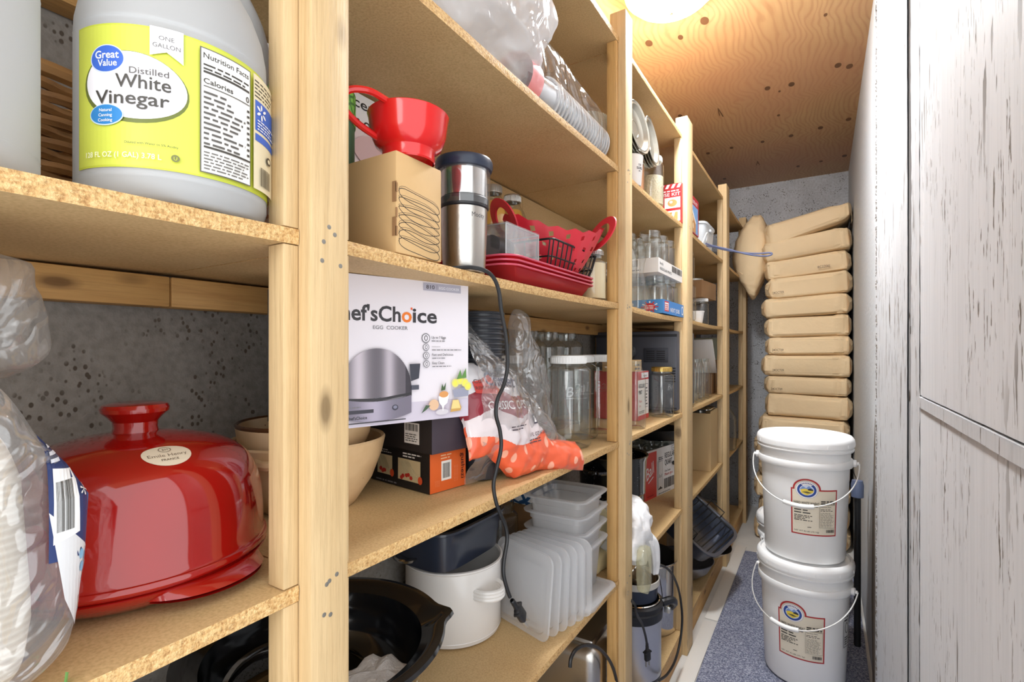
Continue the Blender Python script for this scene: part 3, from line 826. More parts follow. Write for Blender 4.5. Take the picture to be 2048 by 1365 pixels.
# ---- rice cooker carton behind the post
t = carton('rice_cooker_carton', 'white and green rice cooker carton standing at the back behind the front post', 'box', (-.715, .36, M_), 0, (.10, .36, .340), mat('carton_pale', sr(226, 214, 210), .5))
P = Print(); P.rect(0, .0, .36, .285, sr(226, 206, 204)); P.rect(0, .285, .36, .340, sr(236, 234, 232)); P.rect(0, .19, .135, .285, sr(126, 160, 106)); P.rect(0, .135, .135, .19, sr(38, 56, 44))
P.text(.075, .295, 'AROMA', .048, sr(40, 38, 38), 'L', .02, w=.125)
P.text(.080, .287, 'la arrocera numero uno', .0095, sr(70, 66, 66), 'L', w=.10, shear=.2)
P.text(.186, .314, 'arrocera', .026, sr(40, 38, 38), 'L', .008, w=.128); P.text(.235, .280, 'or or', .030, sr(50, 46, 46), 'L', .008, w=.07)
for i, (z, w) in enumerate(((.262, 'Arroz de res'), (.225, '---- -----'), (.180, '-- - ---'), (.150, '-- -----'))):
    P.ell(.088, z, .010, .010, sr(52, 62, 54)); P.ell(.088, z, .0075, .0075, sr(206, 216, 200)); P.text(.102, z - .003, w, .010, sr(226, 232, 218), 'L', w=.03 + .004 * len(w))
P.ell(.30, .24, .05, .03, sr(214, 178, 176)); front(P, t, 'printed_face')
# ---- green canister
t = thing('canister', 'dark green canister with a light green patterned lid behind the front post', 'canister', (-.634, .471, M_))
g = G(); g.lathe([(0, 0), (.054, 0), (.0565, .003), (.0565, .205), (.055, .207), (0, .207)], 40); g.build('can_body', mat('canister_green', sr(44, 92, 62), .4), t)
def leafy():
    m, nt, b = nodes_of('patterned_green'); v = tex(nt, 'Voronoi', 75.0, coord(nt), feature='DISTANCE_TO_EDGE')
    nt.links.new(ramp(nt, v.outputs['Distance'], [(0, sr(44, 96, 30)), (.10, sr(58, 116, 36)), (.18, sr(112, 172, 62))]), b.inputs['Base Color']); b.inputs['Roughness'].default_value = .45; return m
g = G(); g.lathe([(.0570, .205), (.0580, .207), (.0580, .252), (.054, .258), (.04, .259), (0, .259)], 40); g.build('can_lid', leafy(), t)
# ---- salt bottle
t = thing('salt_bottle', 'small clear bottle of pink salt with a white cap beside the front post', 'bottle', (-.535, .352, M_))
def pinks():
    m, nt, b = nodes_of('pink_salt'); v = tex(nt, 'Voronoi', 230.0, coord(nt))
    nt.links.new(ramp(nt, v.outputs['Color'], [(.2, sr(206, 128, 84)), (.5, sr(232, 184, 152)), (.8, sr(240, 222, 206))]), b.inputs['Base Color']); return m
g = G(); g.lathe([(0, 0), (.018, 0), (.020, .003), (.020, .055), (.016, .072), (.012, .078), (.012, .082), (0, .082)], 24); g.build('bottle_body', pinks(), t)
g = G(); g.lathe([(0, .080), (.0125, .080), (.0125, .094), (.011, .096), (0, .096)], 24); g.build('cap', WHITEP, t)
# ---- red bread cloche
CX, CY = -.64, .248
t = thing('bread_cloche', 'glossy red ceramic bread cloche with a round knob and oval cream sticker', 'baking dish', (CX, CY, L_))
g = G(); g.lathe([(0, .0), (.095, .0), (.100, .002), (.118, .012), (.1270, .020), (.1290, .0235), (.126, .025), (.10, .024), (0, .024)], 64); g.build('base_dish', GLAZE, t, sharp=50)
DP = [(.1275, .0255), (.1300, .0290), (.1290, .0340), (.1262, .0370), (.1255, .062), (.1225, .090), (.1150, .114), (.1015, .132), (.0780, .1450), (.0460, .1530), (.0220, .1570)]
DS = spline([(r, z, 0) for r, z in DP], 4)
g = G(); g.lathe([(p.x, p.y) for p in DS] + [(0, .157)], 64); lid = g.build('lid', GLAZE, t, sharp=60)
g = G(); g.lathe([(.0215, .1555), (.0200, .162), (.0205, .168), (.0260, .1745), (.0305, .1785), (.0315, .1825), (.0295, .1865), (.022, .1885), (0, .1870)], 40); g.build('knob', GLAZE, lid)
for a0 in (R(14), R(194)):      # wing handles on the dish rim
    g = G()
    g.grid(lambda u, v: ((.118 + .030 * v * (1 - abs(2 * u - 1) ** 2.2)) * math.cos(a0 + (u - .5) * 1.15), (.118 + .030 * v * (1 - abs(2 * u - 1) ** 2.2)) * math.sin(a0 + (u - .5) * 1.15), .0215 - .006 * v * v + .004 * math.sin(PI * v)), 24, 8)
    g.grid(lambda u, v: ((.112 + .036 * v * (1 - abs(2 * u - 1) ** 2.2)) * math.cos(a0 + (u - .5) * 1.15), (.112 + .036 * v * (1 - abs(2 * u - 1) ** 2.2)) * math.sin(a0 + (u - .5) * 1.15), .0130 - .001 * v), 24, 8)
    g.build('wing_handle', GLAZE, t, sharp=60)
cum = [0]
for a, b in zip(DS, DS[1:]): cum.append(cum[-1] + (b - a).length)
def on_dome(a0, s0):
    def f(p):
        s = s0 + p[1]
        i = max(0, min(len(cum) - 2, next((k for k in range(len(cum) - 1) if cum[k + 1] >= s), len(cum) - 2)))
        k = (s - cum[i]) / (cum[i + 1] - cum[i]); r = DS[i].x + (DS[i + 1].x - DS[i].x) * k; z = DS[i].y + (DS[i + 1].y - DS[i].y) * k
        d = (DS[i + 1] - DS[i]).normalized(); n = Vector((d.y, -d.x)); rr = r + n.x * (p[2] + .0004); zz = z + n.y * (p[2] + .0004)
        a = a0 + p[0] / max(r, .04); return Vector((rr * math.cos(a), rr * math.sin(a), zz))
    return f
P = Print(); n = 40
P.ell(0, 0, .0215, .0165, sr(222, 206, 182), 40)
P.text(0, -.0030, 'Emile Henry', .0066, sr(110, 92, 74), 'C', w=.034); P.text(0, -.0092, 'FRANCE', .0040, sr(96, 80, 64), 'C', .01, w=.015)
for k in range(20):
    a = 2 * PI * k / 20; b = 2 * PI * (k + 1) / 20
    P.stroke([(.0052 * math.cos(a), .0090 + .0045 * math.sin(a)), (.0052 * math.cos(b), .0090 + .0045 * math.sin(b))], .0007, sr(120, 100, 80))
P.text(-.0013, .0072, 'E', .0042, sr(110, 92, 74), 'C'); P.text(.0013, .0072, 'H', .0042, sr(110, 92, 74), 'C')
P._mk('sticker', lid, on_dome(R(-4), .133), .003, .003)
# ---- two nested stoneware pots
pc = Vector((-.700, .510, L_))
t = thing('stoneware_pot', 'large cream speckled stoneware pot with side lugs behind the front post', 'pot', pc)
g = G(); g.lathe([(0, .0), (.070, .0), (.074, .004), (.098, .040), (.113, .080), (.1185, .104), (.1165, .107), (.112, .104), (.108, .080), (.092, .040), (.06, .012), (0, .010)], 56); g.build('pot_body', STONE, t)
for s in (R(-60), R(120)):
    g = G(); g.tube([((.112 + .016 * math.sin(PI * k / 10)) * math.cos(s + (k - 5) * .05), (.112 + .016 * math.sin(PI * k / 10)) * math.sin(s + (k - 5) * .05), .088) for k in range(11)], .007, 8); g.build('lug_handle', STONE, t)
t = thing('stoneware_bowl', 'brown-rimmed cream stoneware bowl nested in the larger pot', 'bowl', pc + Vector((-.002, -.004, .051)))
g = G(); g.lathe([(0, .0), (.055, .0), (.085, .030), (.098, .060), (.1005, .078)], 48); g.build('bowl_body', STONE, t)
g = G(); g.lathe([(.1005, .078), (.1015, .082), (.0985, .084), (.0955, .081)], 48); g.build('rim', STONE_IN, t)
g = G(); g.lathe([(.0955, .081), (.092, .060), (.080, .032), (.05, .006), (0, .004)], 48); g.build('inside', STONE, t)
# ---- black carton standing in the bowl
BK = mat('black_carton', sr(36, 28, 28), .5)
t = carton('black_carton', 'tall black kitchen appliance carton standing behind the stoneware bowl', 'box', (-.720, .452, L_ + .1365), R(-36), (.060, .090, .202), BK)
P = Print(); W_ = sr(206, 196, 190); P.rect(0, 0, .09, .202, sr(38, 29, 30))
P.text(.006, .164, "Chef'sChoice", .022, W_, 'L', .012, w=.080)
for i, z in enumerate((.140, .112, .084, .056)):
    P.ell(.012, z, .0045, .0055, sr(150, 70, 30)); P.lines(.021, z - .009, .085, z + .006, 3, W_, .3, i)
P.lines(.008, .012, .09, .034, 4, W_, .25, 8); front(P, t, 'printed_face')
# ---- clear bag of paper goods at the left edge
t = thing('paper_goods_bag', 'clear plastic bag of cream paper plates with a blue and white barcode label', 'bag', (-.52, -.02, L_))
g = G()
def pw_(p, x, y, z):
    k = max(0, z); return (p.x, p.y - .035 * k * k * (y > 0), p.z)
superell(g, (-.006, .037, .112), (.112, .215, .220), .30, .32, 60, 40, warp=pw_, amp=.0025, freq=16, seed=3)
def ribbed():
    m, nt, b = nodes_of('ribbed_cream_paper'); w = tex(nt, 'Wave', 60.0, mapping(nt, coord(nt), (.05, .1, 1)), Distortion=1.2, Detail=2, bands_direction='Z')
    nt.links.new(ramp(nt, w.outputs['Fac'], [(0, sr(214, 202, 186)), (1, sr(232, 224, 210))]), b.inputs['Base Color']); b.inputs['Roughness'].default_value = .85; bumpn(nt, w.outputs['Fac'], b, .4, .003); return m
g.build('paper_plates', ribbed(), t)
g = G()
YR = [(-.124, .165), (-.03, .176), (.010, .178), (.035, .165), (.060, .147), (.100, .128), (.130, .118)]
def yr(z): return next((a[1] + (b[1] - a[1]) * (z - a[0]) / (b[0] - a[0]) for a, b in zip(YR, YR[1:]) if z <= b[0]), .118)
def wf(p, x, y, z):
    return (p.x, p.y / .146 * (yr(p.z) - .030) if p.y > 0 else p.y, p.z)
superell(g, (-.004, .030, .125), (.126, .292, .246), .30, .36, 90, 60, warp=wf, amp=.004, freq=12, seed=11, flat=-.124)
g.build('film', FILM, t, sharp=180)
g = G()
def wf2(p, x, y, z):
    k = max(0, z); return (p.x * (1 - .35 * k), p.y * (1 - .10 * k) - .02 * k, p.z)
superell(g, (-.030, .045, .280), (.100, .250, .110), .55, .5, 80, 44, warp=wf2, amp=.012, freq=13, seed=17)
g.build('loose_film_top', thin('grey_film', (.95, .95, .95), (.7, .7, .7), .14, .12, .5, milky=.26, mcol=(.55, .52, .49), bump=.8, bscale=22), t, sharp=180)
P = Print(); C_NV = sr(40, 56, 104)
P.poly([(0, .050), (.036, .046), (.037, .090), (.012, .134), (.0, .150)], C_NV); P.poly([(.006, .052), (.012, .020), (.026, -.012), (.030, .010), (.036, .048), (0, .086)], sr(216, 216, 218))
P.poly([(.003, .062), (.024, .066), (.023, .112), (.004, .116)], sr(238, 238, 238)); P.bars(.0055, .070, .0195, .106, C_INK, 5)
for x, y in ((.026, .048), (.031, .044), (.035, .050), (.027, .038), (.032, .035), (.036, .040), (.030, .026), (.034, .024)): P.ell(x, y, .0022, .0040, sr(132, 186, 222), 14)
P.poly([(.006, -.09), (.016, -.10), (.024, -.045), (.014, -.035)], sr(120, 196, 112)); P.lines(.003, .120, .012, .135, 3, sr(220, 224, 234), .5, 3); P.text(.029, .086, '*', .020, C_WH, 'C')
def on_bag(p):
    z = .045 + p[1]; b = yr(z - .125) - .030; y = min(.117 + p[0] * .83, .985 * b)
    return Vector((-.004 + .0645 * (1 - (y / b) ** 5.56) ** .18 + p[2] + .0005, .030 + y, z))
P._mk('label', t, on_bag, .003, .012)
# ---- dark pans on the shelf below
t = thing('dutch_oven', 'dark brown-black covered pot on the lower shelf under the red dish', 'pot', (-.650, .165, L2))
g = G(); g.lathe([(0, 0), (.11, 0), (.122, .008), (.128, .04), (.130, .10), (.133, .104)], 48); g.build('pot_body', IRON, t)
g = G(); g.lathe([(.134, .104), (.135, .110), (.120, .122), (.08, .136), (.03, .143), (0, .144)], 48); ld_ = g.build('lid', mat('dark_brown_glass', sr(34, 26, 24), .1, coat=.5), t)
g = G(); g.tube([(.135 * math.cos(2 * PI * k / 60), .135 * math.sin(2 * PI * k / 60), .107) for k in range(60)], .003, 6, 0, True); g.build('lid_band', mat('bronze_band', sr(96, 80, 66), .35, .8), ld_)
g = G(); g.lathe([(.010, .143), (.010, .155), (.02, .162), (.018, .172), (0, .173)], 20); g.build('knob', BLACKP, ld_)
# big black roaster bowl with a pouring spout, standing on a lower pan
rc = Vector((-.630, .470, L2))
t = thing('black_pan', 'low black pan under the spouted roaster on the lower shelf', 'pan', rc + Vector((.0, -.005, 0)))
g = G(); g.lathe([(0, 0), (.115, 0), (.128, .008), (.142, .080), (.150, .084), (.146, .087), (.138, .080), (.124, .012), (0, .010)], 56); g.build('pan_body', ENAMEL, t)
g = G(); g.tube([(.10, .10, .07), (.128, .128, .074), (.140, .118, .076), (.148, .095, .076), (.135, .06, .07)], .007, 8); g.build('handle', ENAMEL, t)
t = thing('spouted_roaster', 'wide glossy black roaster with a pouring spout beside the front post', 'roaster', rc + Vector((.005, .0, .089)))
def spout(r, a): return r * (1 + .10 * math.exp(-((((a - R(52)) + PI) % (2 * PI) - PI) / .10) ** 2))
g = G()
pr = [(.09, 0), (.105, .003), (.135, .030), (.150, .070), (.152, .100), (.172, .112), (.182, .114), (.183, .110), (.172, .108), (.156, .096), (.154, .070), (.139, .028), (.106, -.001)]
pin = [(.0, .004), (.10, .006), (.132, .032), (.146, .072), (.149, .102), (.171, .1155), (.182, .1145), (.184, .109), (.172, .1065), (.156, .094), (.153, .070), (.138, .027), (.105, -.0005), (0, -.0005)]
def fl(u, v):
    k = v * (len(pin) - 1); i = min(int(k), len(pin) - 2); f = k - i
    r = pin[i][0] + (pin[i + 1][0] - pin[i][0]) * f; z = pin[i][1] + (pin[i + 1][1] - pin[i][1]) * f
    a = 2 * PI * u; rr = spout(r, a) if r > .15 else r
    return (rr * math.cos(a), rr * math.sin(a), z)
g.grid(fl, 120, len(pin) * 3 - 2, cu=True)
g.build('roaster_body', ENAMEL, t, sharp=50)
g = G(); g.tube([(-.05 + .022 * math.cos(2 * PI * k / 24), -.02 + .008 * math.cos(2 * PI * k / 24), .120 + .022 * math.sin(2 * PI * k / 24)) for k in range(24)], .004, 8, 0, True)
t2 = thing('pan_cover', 'glass pan lid with a steel band lying in the black roaster', 'pot lid', rc + Vector((-.005, -.010, .100)), rot=(R(-8), R(20), 0))
g = G(); g.lathe([(.118, .010), (.10, .022), (.06, .033), (0, .038)], 48); g.build('glass_dome', thin('smoked_glass', (.30, .31, .33), (.2, .2, .22), .03, .12, .8), t2)
g = G(); g.lathe([(.114, .002), (.122, .002), (.123, .014), (.116, .016)], 48); g.build('steel_band', CHROME, t2)
g = G(); g.lathe([(.010, .038), (.010, .048), (.021, .056), (.018, .066), (0, .068)], 24); g.build('knob', BLACKP, t2)
t2 = thing('dish_cloth', 'crumpled pale grey cloth tucked into the black roaster', 'cloth', rc + Vector((.075, .045, .101)))
g = G(); superell(g, (0, 0, .022), (.085, .10, .046), .6, .6, 36, 18, amp=.012, freq=26, seed=2); g.build('folded_cloth', mat('grey_cloth', sr(206, 200, 196), .9, bump=.4, bscale=200), t2)
t2 = thing('paper_tray', 'white paper tray leaning in dark pans behind the front post', 'tray', (-.715, .315, L2 + .09), rot=(0, R(-62), R(-20)))
g = G(); g.box((0, 0, 0), (.13, .10, .003), 0, .001); g.build('tray_sheet', WHITEC, t2)
g = G(); g.span((-.065, -.05, .0015), (-.060, .05, .010)); g.span((.060, -.05, .0015), (.065, .05, .010)); g.build('tray_lip', BLACKP, t2)

# ================================================================== second bay
# ---- egg cooker carton
ez = L_ + .1365
t = carton('egg_cooker_carton', 'white egg cooker carton showing a steel dome cooker and breakfast eggs', 'box', (-.579, .41, ez), R(-17.3), (.125, .268, .2165), WHITEC)
P = Print(); K = sr(52, 50, 54); GY = sr(120, 118, 122)
P.rect(0, 0, .268, .2160, sr(226, 220, 226)); P.rect(0, .0, .268, .030, sr(204, 196, 210)); P.rect(.0, .030, .150, .034, sr(214, 208, 218))
P.text(.0300, .1515, "Chef'sCh", .0315, K, 'L', .022, w=.1140); P.text(.1455, .1515, 'o', .0315, sr(228, 120, 40), 'L', .022, w=.0170); P.text(.1640, .1515, 'ice', .0315, K, 'L', .022, w=.0430)
P.rect(.1605, .170, .1635, .1735, sr(228, 90, 40)); P.text(.0995, .1395, 'EGG  COOKER', .0074, GY, 'L', .004, w=.0560)
P.rect(.1825, .2015, .2525, .2135, sr(172, 170, 186)); P.text(.1875, .2045, '810', .0085, K, 'L', .010, w=.0150); P.rect(.2065, .2040, .2070, .2115, K); P.text(.2110, .2050, 'EGG COOKER', .0058, sr(236, 236, 240), 'L', .002, w=.0380)
for i, (z, w) in enumerate(((.1275, 'Up to 7 Eggs'), (.1135, '-------'), (.1005, 'Fast and Delicious'), (.0875, 'Easy Clean'))):
    r = .0075 if i == 0 else .0055
    P.ell(.1865, z, r, r, GY); P.ell(.1865, z, r * .8, r * .8, sr(226, 220, 226)); P.ell(.1865, z, r * .45, r * .62, GY); P.ell(.1865, z, r * .22, r * .38, sr(226, 220, 226))
    P.text(.1965, z - .0005, w, .0052, K, 'L', .005, w=.0022 * len(w)); P.lines(.1965, z - .0050, .255 if i == 1 else .235, z - .0022, 1, GY, .5, i)
# steel cooker picture: dome bands, base, button, slot
cx = .1045
for k in range(64):
    f0 = k / 64; x0 = cx - .0555 + .111 * f0; x1 = x0 + .111 / 64 + .0002
    sh = .40 + .45 * math.exp(-((f0 - .24) / .12) ** 2) + .38 * math.exp(-((f0 - .66) / .09) ** 2) - .18 * (f0 > .9)
    hh = lambda x: .0425 + .0690 * math.sqrt(max(0, 1 - ((x - cx) / .0560) ** 2)) ** .9
    c = sr(int(215 * sh + 18), int(206 * sh + 16), int(210 * sh + 22))
    P.poly([(x0, .040), (x1, .040), (x1, hh(x1)), (x0, hh(x0))], c, k == 0)
P.poly([(cx - .058, .0425), (cx - .058, .0395), (cx, .0350), (cx + .055, .0420), (cx + .055, .0455), (cx, .0390)], K)
for k in range(48):
    f0 = k / 48; x0 = cx - .058 + .113 * f0; x1 = x0 + .113 / 48 + .0002; zb = lambda x: .006 + .010 * ((x - cx) / .058) ** 2; zt = lambda x: .0350 + .0070 * ((x - cx) / .058) ** 2
    sh = .55 + .28 * math.exp(-((f0 - .45) / .2) ** 2); c = sr(int(200 * sh + 10), int(190 * sh + 10), int(206 * sh + 16))
    P.poly([(x0, zb(x0)), (x1, zb(x1)), (x1, zt(x1)), (x0, zt(x0))], c, k == 0)
P.ell(cx + .028, .0245, .0050, .0042, sr(60, 60, 72)); P.ell(cx + .028, .0250, .0032, .0024, sr(130, 130, 150)); P.rect(cx - .058, .0195, cx - .006, .0245, sr(60, 58, 68))
P.text(cx - .0460, .0115, "Chef'sChoice", .0060, K, 'L', .010, w=.0300); P.lines(cx - .050, .0280, cx - .010, .0300, 1, GY, .6, 2)
P.poly([(.1585, .062), (.1720, .066), (.1745, .0885), (.1560, .0880)], sr(60, 62, 72)); P.rect(.1590, .0490, .1720, .0560, sr(78, 80, 92))
P.rect(cx - .052, .0055, cx + .045, .0070, K)
# breakfast
P.ell(.1985, .0235, .0090, .0085, sr(222, 184, 150)); P.poly([(.176, .012), (.185, .017), (.192, .023), (.184, .024)], sr(70, 92, 70)); P.ell(.2135, .0115, .0115, .0045, sr(206, 200, 206))
P.poly([(.2065, .0360), (.2265, .0390), (.2230, .0250), (.2170, .0210), (.2150, .0125), (.2125, .0210), (.2080, .0260)], sr(238, 236, 238)); P.ell(.2165, .0390, .0085, .0050, sr(214, 152, 92)); P.poly([(.2110, .045), (.2130, .056), (.2160, .050), (.2205, .058), (.2190, .046)], sr(72, 96, 60))
P.poly([(.2285, .0100), (.2480, .0110), (.2500, .0160), (.2440, .0290), (.2330, .0290)], sr(198, 156, 88)); P.poly([(.2300, .0150), (.2480, .0150), (.2440, .0285), (.2335, .0285)], sr(230, 206, 136))
P.poly([(.2320, .0450), (.2640, .0500), (.2640, .0340), (.2360, .0330)], sr(150, 152, 170))
for x, z in ((.238, .056), (.247, .060), (.256, .056), (.262, .050)): P.ell(x, z, .0068, .0068, sr(222, 216, 120)); P.ell(x, z, .0040, .0040, sr(238, 226, 90))
P.poly([(.240, .062), (.247, .078), (.250, .066), (.258, .080), (.259, .064)], sr(96, 140, 72))
front(P, t, 'printed_face')
# ---- dark carton on the orange one
OZ = L_
t = carton('pasta_maker_carton', 'long black carton with an orange end and handwritten name, lying on the shelf', 'box', (-.566, .647, OZ), R(-8), (.170, .085, .070), mat('print_black_card', sr(30, 26, 26), .45))
OR = sr(222, 98, 36)
P = Print(); P.rect(0, 0, .085, .070, OR); P.rect(.026, .018, .0495, .0520, sr(236, 232, 226)); P.bars(.029, .022, .047, .048, C_INK, 4); P.lines(.0245, .056, .062, .066, 2, sr(240, 190, 150), .4, 2)
for i in range(3): P.text(.0575 + .0035 * i, .012, '--- ---- - ------ -- ---- ------', .0028, sr(246, 196, 160), 'L', rot=PI / 2)
for i in range(5): P.text(.012 + .0022 * i, .010, '---- - --- ------', .0020, sr(246, 190, 150), 'L', rot=PI / 2)
P.text(.0725, .0600, 'gushezi', .0125, sr(70, 22, 14), 'L', .004, w=.046, rot=-PI / 2); front(P, t, 'orange_end')
P = Print(); P.rect(0, 0, .170, .070, sr(28, 25, 26))
def dish(x, z, w, h):
    P.rect(x, z, x + w, z + h, sr(196, 176, 136)); rg = random.Random(int(x * 999))
    for i in range(9): P.stroke([(x + w * .1 + i * w * .05, z + h * .9), (x + w * .35 + i * w * .06, z + h * .3)], .0016, sr(228, 214, 170))
    for i in range(5): P.ell(x + w * rg.uniform(.15, .6), z + h * rg.uniform(.1, .3), .0042, .0036, sr(176, 44, 34), 12)
    P.ell(x + w, z + h * .15, .006, .007, sr(206, 78, 40), 16)
dish(.022, .016, .045, .036); dish(.085, .014, .062, .038); P.lines(.030, .057, .070, .065, 2, sr(206, 200, 196), .35, 4); P.lines(.100, .056, .150, .066, 2, sr(226, 220, 214), .45, 6); P.lines(.02, .004, .12, .010, 1, GY, .4, 2)
side(P, t, 'picture_face', .170)
t = carton('plum_carton', 'plain dark plum carton with a white barcode label stacked on the orange-ended one', 'box', (-.548, .632, OZ + .0715), R(-8), (.175, .092, .0640), mat('plum_card', sr(62, 52, 62), .5))
P = Print(); P.rect(-.100, -.0125, .0715, .0505, sr(34, 30, 32)); P.rect(0, 0, .040, .036, sr(222, 216, 210)); P.bars(.003, .022, .037, .034, C_INK, 8); P.lines(.003, .004, .036, .019, 4, C_INK, .4, 3); side(P, t, 'barcode_label', .072, 0, .013)
# ---- corrugated box, canning funnel on top
t = carton('mailer_box', 'small tan corrugated box printed with black wire scribbles at the shelf edge', 'box', (-.466, .468, M_), 0, (.105, .090, .1325), CARD, .002)
P = Print(); rg = random.Random(4)
for i in range(7):
    z0 = .006 + i * .0108; pts = []
    for k in range(25):
        a = 2 * PI * k / 24; pts.append((.045 + .0405 * math.cos(a), z0 + .0050 + .0085 * math.sin(a) + .012 * (.5 - (math.cos(a) + 1) / 2) * .8 + .0012 * math.sin(3 * a + i)))
    P.stroke(pts, .0009, sr(40, 34, 30))
    P.stroke([(p[0] * .985, p[1] + .0022 + .001 * rg.random()) for p in pts[:14]], .0005, sr(84, 74, 62))
front(P, t, 'line_drawing')
g = G()
for z in (.028, .052, .084): g.box((.0006, -.0001, z), (.0016, .0022, .012), 0)
for z0, z1 in ((.022, .046), (.066, .092)): g.span((-.006, -.0012, z0), (.0008, .0, z1))
g.build('flap_slots', CARD_D, t)
fz = M_ + .1338
t = thing('canning_funnel', 'shiny red wide-mouthed plastic funnel upright on the tan corrugated box', 'funnel', (-.490, .516, fz))
g = G(); g.lathe([(.0350, 0), (.0365, .002), (.0360, .012), (.0375, .016), (.0455, .022), (.0515, .036), (.0545, .060), (.0560, .064), (.0545, .0655), (.0525, .061), (.0495, .037), (.0435, .025), (.0355, .018), (.0340, .012), (.0335, .001)], 56); g.build('funnel_body', RED, t)
g = G(); g.tube(spline([(.010, -.050, .064), (.006, -.078, .066), (-.006, -.100, .060), (-.018, -.098, .046), (-.020, -.075, .034), (-.018, -.040, .026)], 6), .0045, 8); g.build('loop_handle', RED, t)
# ---- coffee grinder
gp = Vector((-.503, .660, M_))
t = thing('coffee_grinder', 'cylindrical brushed steel coffee grinder with clear cup and black lid', 'coffee grinder', gp)
g = G(); g.lathe([(0, 0), (.0335, 0), (.0350, .003), (.0375, .060), (.0385, .104), (0, .104)], 48); gb = g.build('steel_body', STEEL, t)
P = Print(); P.text(0, 0, 'Mocity', .0105, K, 'L', 0, w=.0250); P.wrap('maker_name', gb, .0378, R(-34), .0865, step=.004)
g = G(); g.lathe([(.0385, .1045), (.0405, .106), (.0405, .120), (.0395, .1215), (0, .1215)], 48); g.build('black_collar', BLACKP, t)
g = G(); g.lathe([(.0408, .1085), (.0425, .109), (.0430, .130), (.0435, .168), (.0425, .170)], 48); g.build('clear_cup', CLEARP, t)
g = G(); g.lathe([(.036, .122), (.0375, .124), (.0385, .166), (.036, .168)], 48); g.build('grinding_bowl', CHROME, t)
g = G(); g.lathe([(.038, .166), (.0455, .168), (.0475, .174), (.0475, .181), (.0455, .185), (.03, .1865), (0, .187)], 48); g.build('lid', NAVYP, t)
# ---- its cord hanging over the edge
cp = [(905, 537, -.475), (925, 535.5, -.467), (945, 535.5, -.459), (966, 540, -.449), (985, 553, -.443), (997, 580, -.442), (1003, 624, -.443), (1012, 675, -.443), (1015, 729, -.443), (1008, 769, -.443), (995, 799, -.443), (992, 830, -.443), (1000, 863, -.443), (1002, 897, -.443), (993, 938, -.443), (987, 968, -.443), (990, 996, -.443), (998, 1023, -.443), (1011, 1053, -.443), (1014, 1081, -.443), (1008, 1120, -.442), (1007, 1148, -.441), (1013, 1175, -.440), (1020, 1195, -.439)]
pts = [at(a, b, x=c) for a, b, c in cp]
t, o = cord_thing('power_cord', 'black power cord trailing from the steel grinder down past two shelves', pts, .0033)
pa, pb_ = at(1021, 1197, x=-.439), at(1060, 1256, x=-.43)
plug(t, o, pa + (pb_ - pa) * .30, pb_ - pa, R(60))
# ---- juice bottles
make('juice', J_JUICE, (-.702, 1.040, M_), 0, 'bottle of orange juice with a silver lid right behind the steel grinder', 'juice bottles', scale=(1.05, 1.05, 1.18))
make('juice', J_JUICE, (-.702, 1.132, M_), R(40), 'bottle of orange juice with a silver lid behind the red silicone steamer', 'juice bottles', scale=(1.05, 1.05, 1.18))
# ---- red trays
TR = thin('red_tray_plastic', (.80, .10, .12), (.7, .2, .25), .2, .08, .5, milky=.62, mcol=(.72, .05, .07))
def tray():
    t = thing('red_tray', 'x', 'tray')
    def rr(hx, hy, r, z, n=8):
        pts = []
        for cx, cy, a0 in ((hx - r, hy - r, 0), (-hx + r, hy - r, 90), (-hx + r, -hy + r, 180), (hx - r, -hy + r, 270)):
            for k in range(n): a = R(a0 + 90 * k / (n - 1)); pts.append((cx + r * math.cos(a), cy + r * math.sin(a), z))
        return pts
    rings = [rr(.090, .165, .025, .0), rr(.094, .169, .026, .003), rr(.104, .192, .030, .026), rr(.110, .200, .034, .0275), rr(.110, .200, .034, .030), rr(.103, .192, .030, .0290), rr(.092, .167, .025, .004)]
    g = G(); g.grid(lambda u, v: rings[int(round(v * 6))][int(round(u * 32)) % 32], 32, 7, cu=True)
    b = len(g.v); g.f.append(tuple(range(31, -1, -1))); g.m.append(0); g.f.append(tuple(range(32 * 6, 32 * 7))); g.m.append(0)
    g.build('tray_body', TR, t, sharp=40)
    g = G(); g.tube(rr(.1105, .2005, .034, .0288), .0019, 6, 0, True); g.build('rim', mat('pink_tray_rim', sr(206, 84, 108), .3), t); return t
for k, w in enumerate(('lowest', 'middle', 'topmost')):
    make('tray', tray, (-.582, .955, M_ + .001 + .0085 * k), 0, f'red translucent plastic tray, {w} of the stack of three', 'stacked red trays')
tz = M_ + .019 + .012
# ---- clear acrylic box with tins
t = thing('acrylic_box', 'clear square-cornered plastic box holding small tins on the red trays', 'box', (-.533, .833, tz))
g = G(); w, l, h = .082, .124, .076
for s in (-1, 1): g.span((s * w / 2 - .001, -l / 2, 0), (s * w / 2 + .001, l / 2, h)); g.span((-w / 2, s * l / 2 - .001, 0), (w / 2, s * l / 2 + .001, h))
g.span((-w / 2, -l / 2, 0), (w / 2, l / 2, .002)); g.build('box_walls', CLEARP, t, flat=True)
g = G()
for a in (-1, 1):
    for b in (-1, 1): g.tube([(a * w / 2, b * l / 2, 0), (a * w / 2, b * l / 2, h)], .0011, 6)
    for z in (0, h): g.tube([(a * w / 2, -l / 2, z), (a * w / 2, l / 2, z)], .0011, 6); g.tube([(-w / 2, a * l / 2, z), (w / 2, a * l / 2, z)], .0011, 6)
g.build('box_edges', thin('plastic_edge', (.8, .8, .82), (.8, .8, .8), .1, .3, .6, milky=.35), t)
g = G(); g.span((-w / 2 - .001, -l / 2 - .001, h), (w / 2 + .001, l / 2 + .001, h + .003)); g.build('box_lid', CLEARP, t, flat=True)
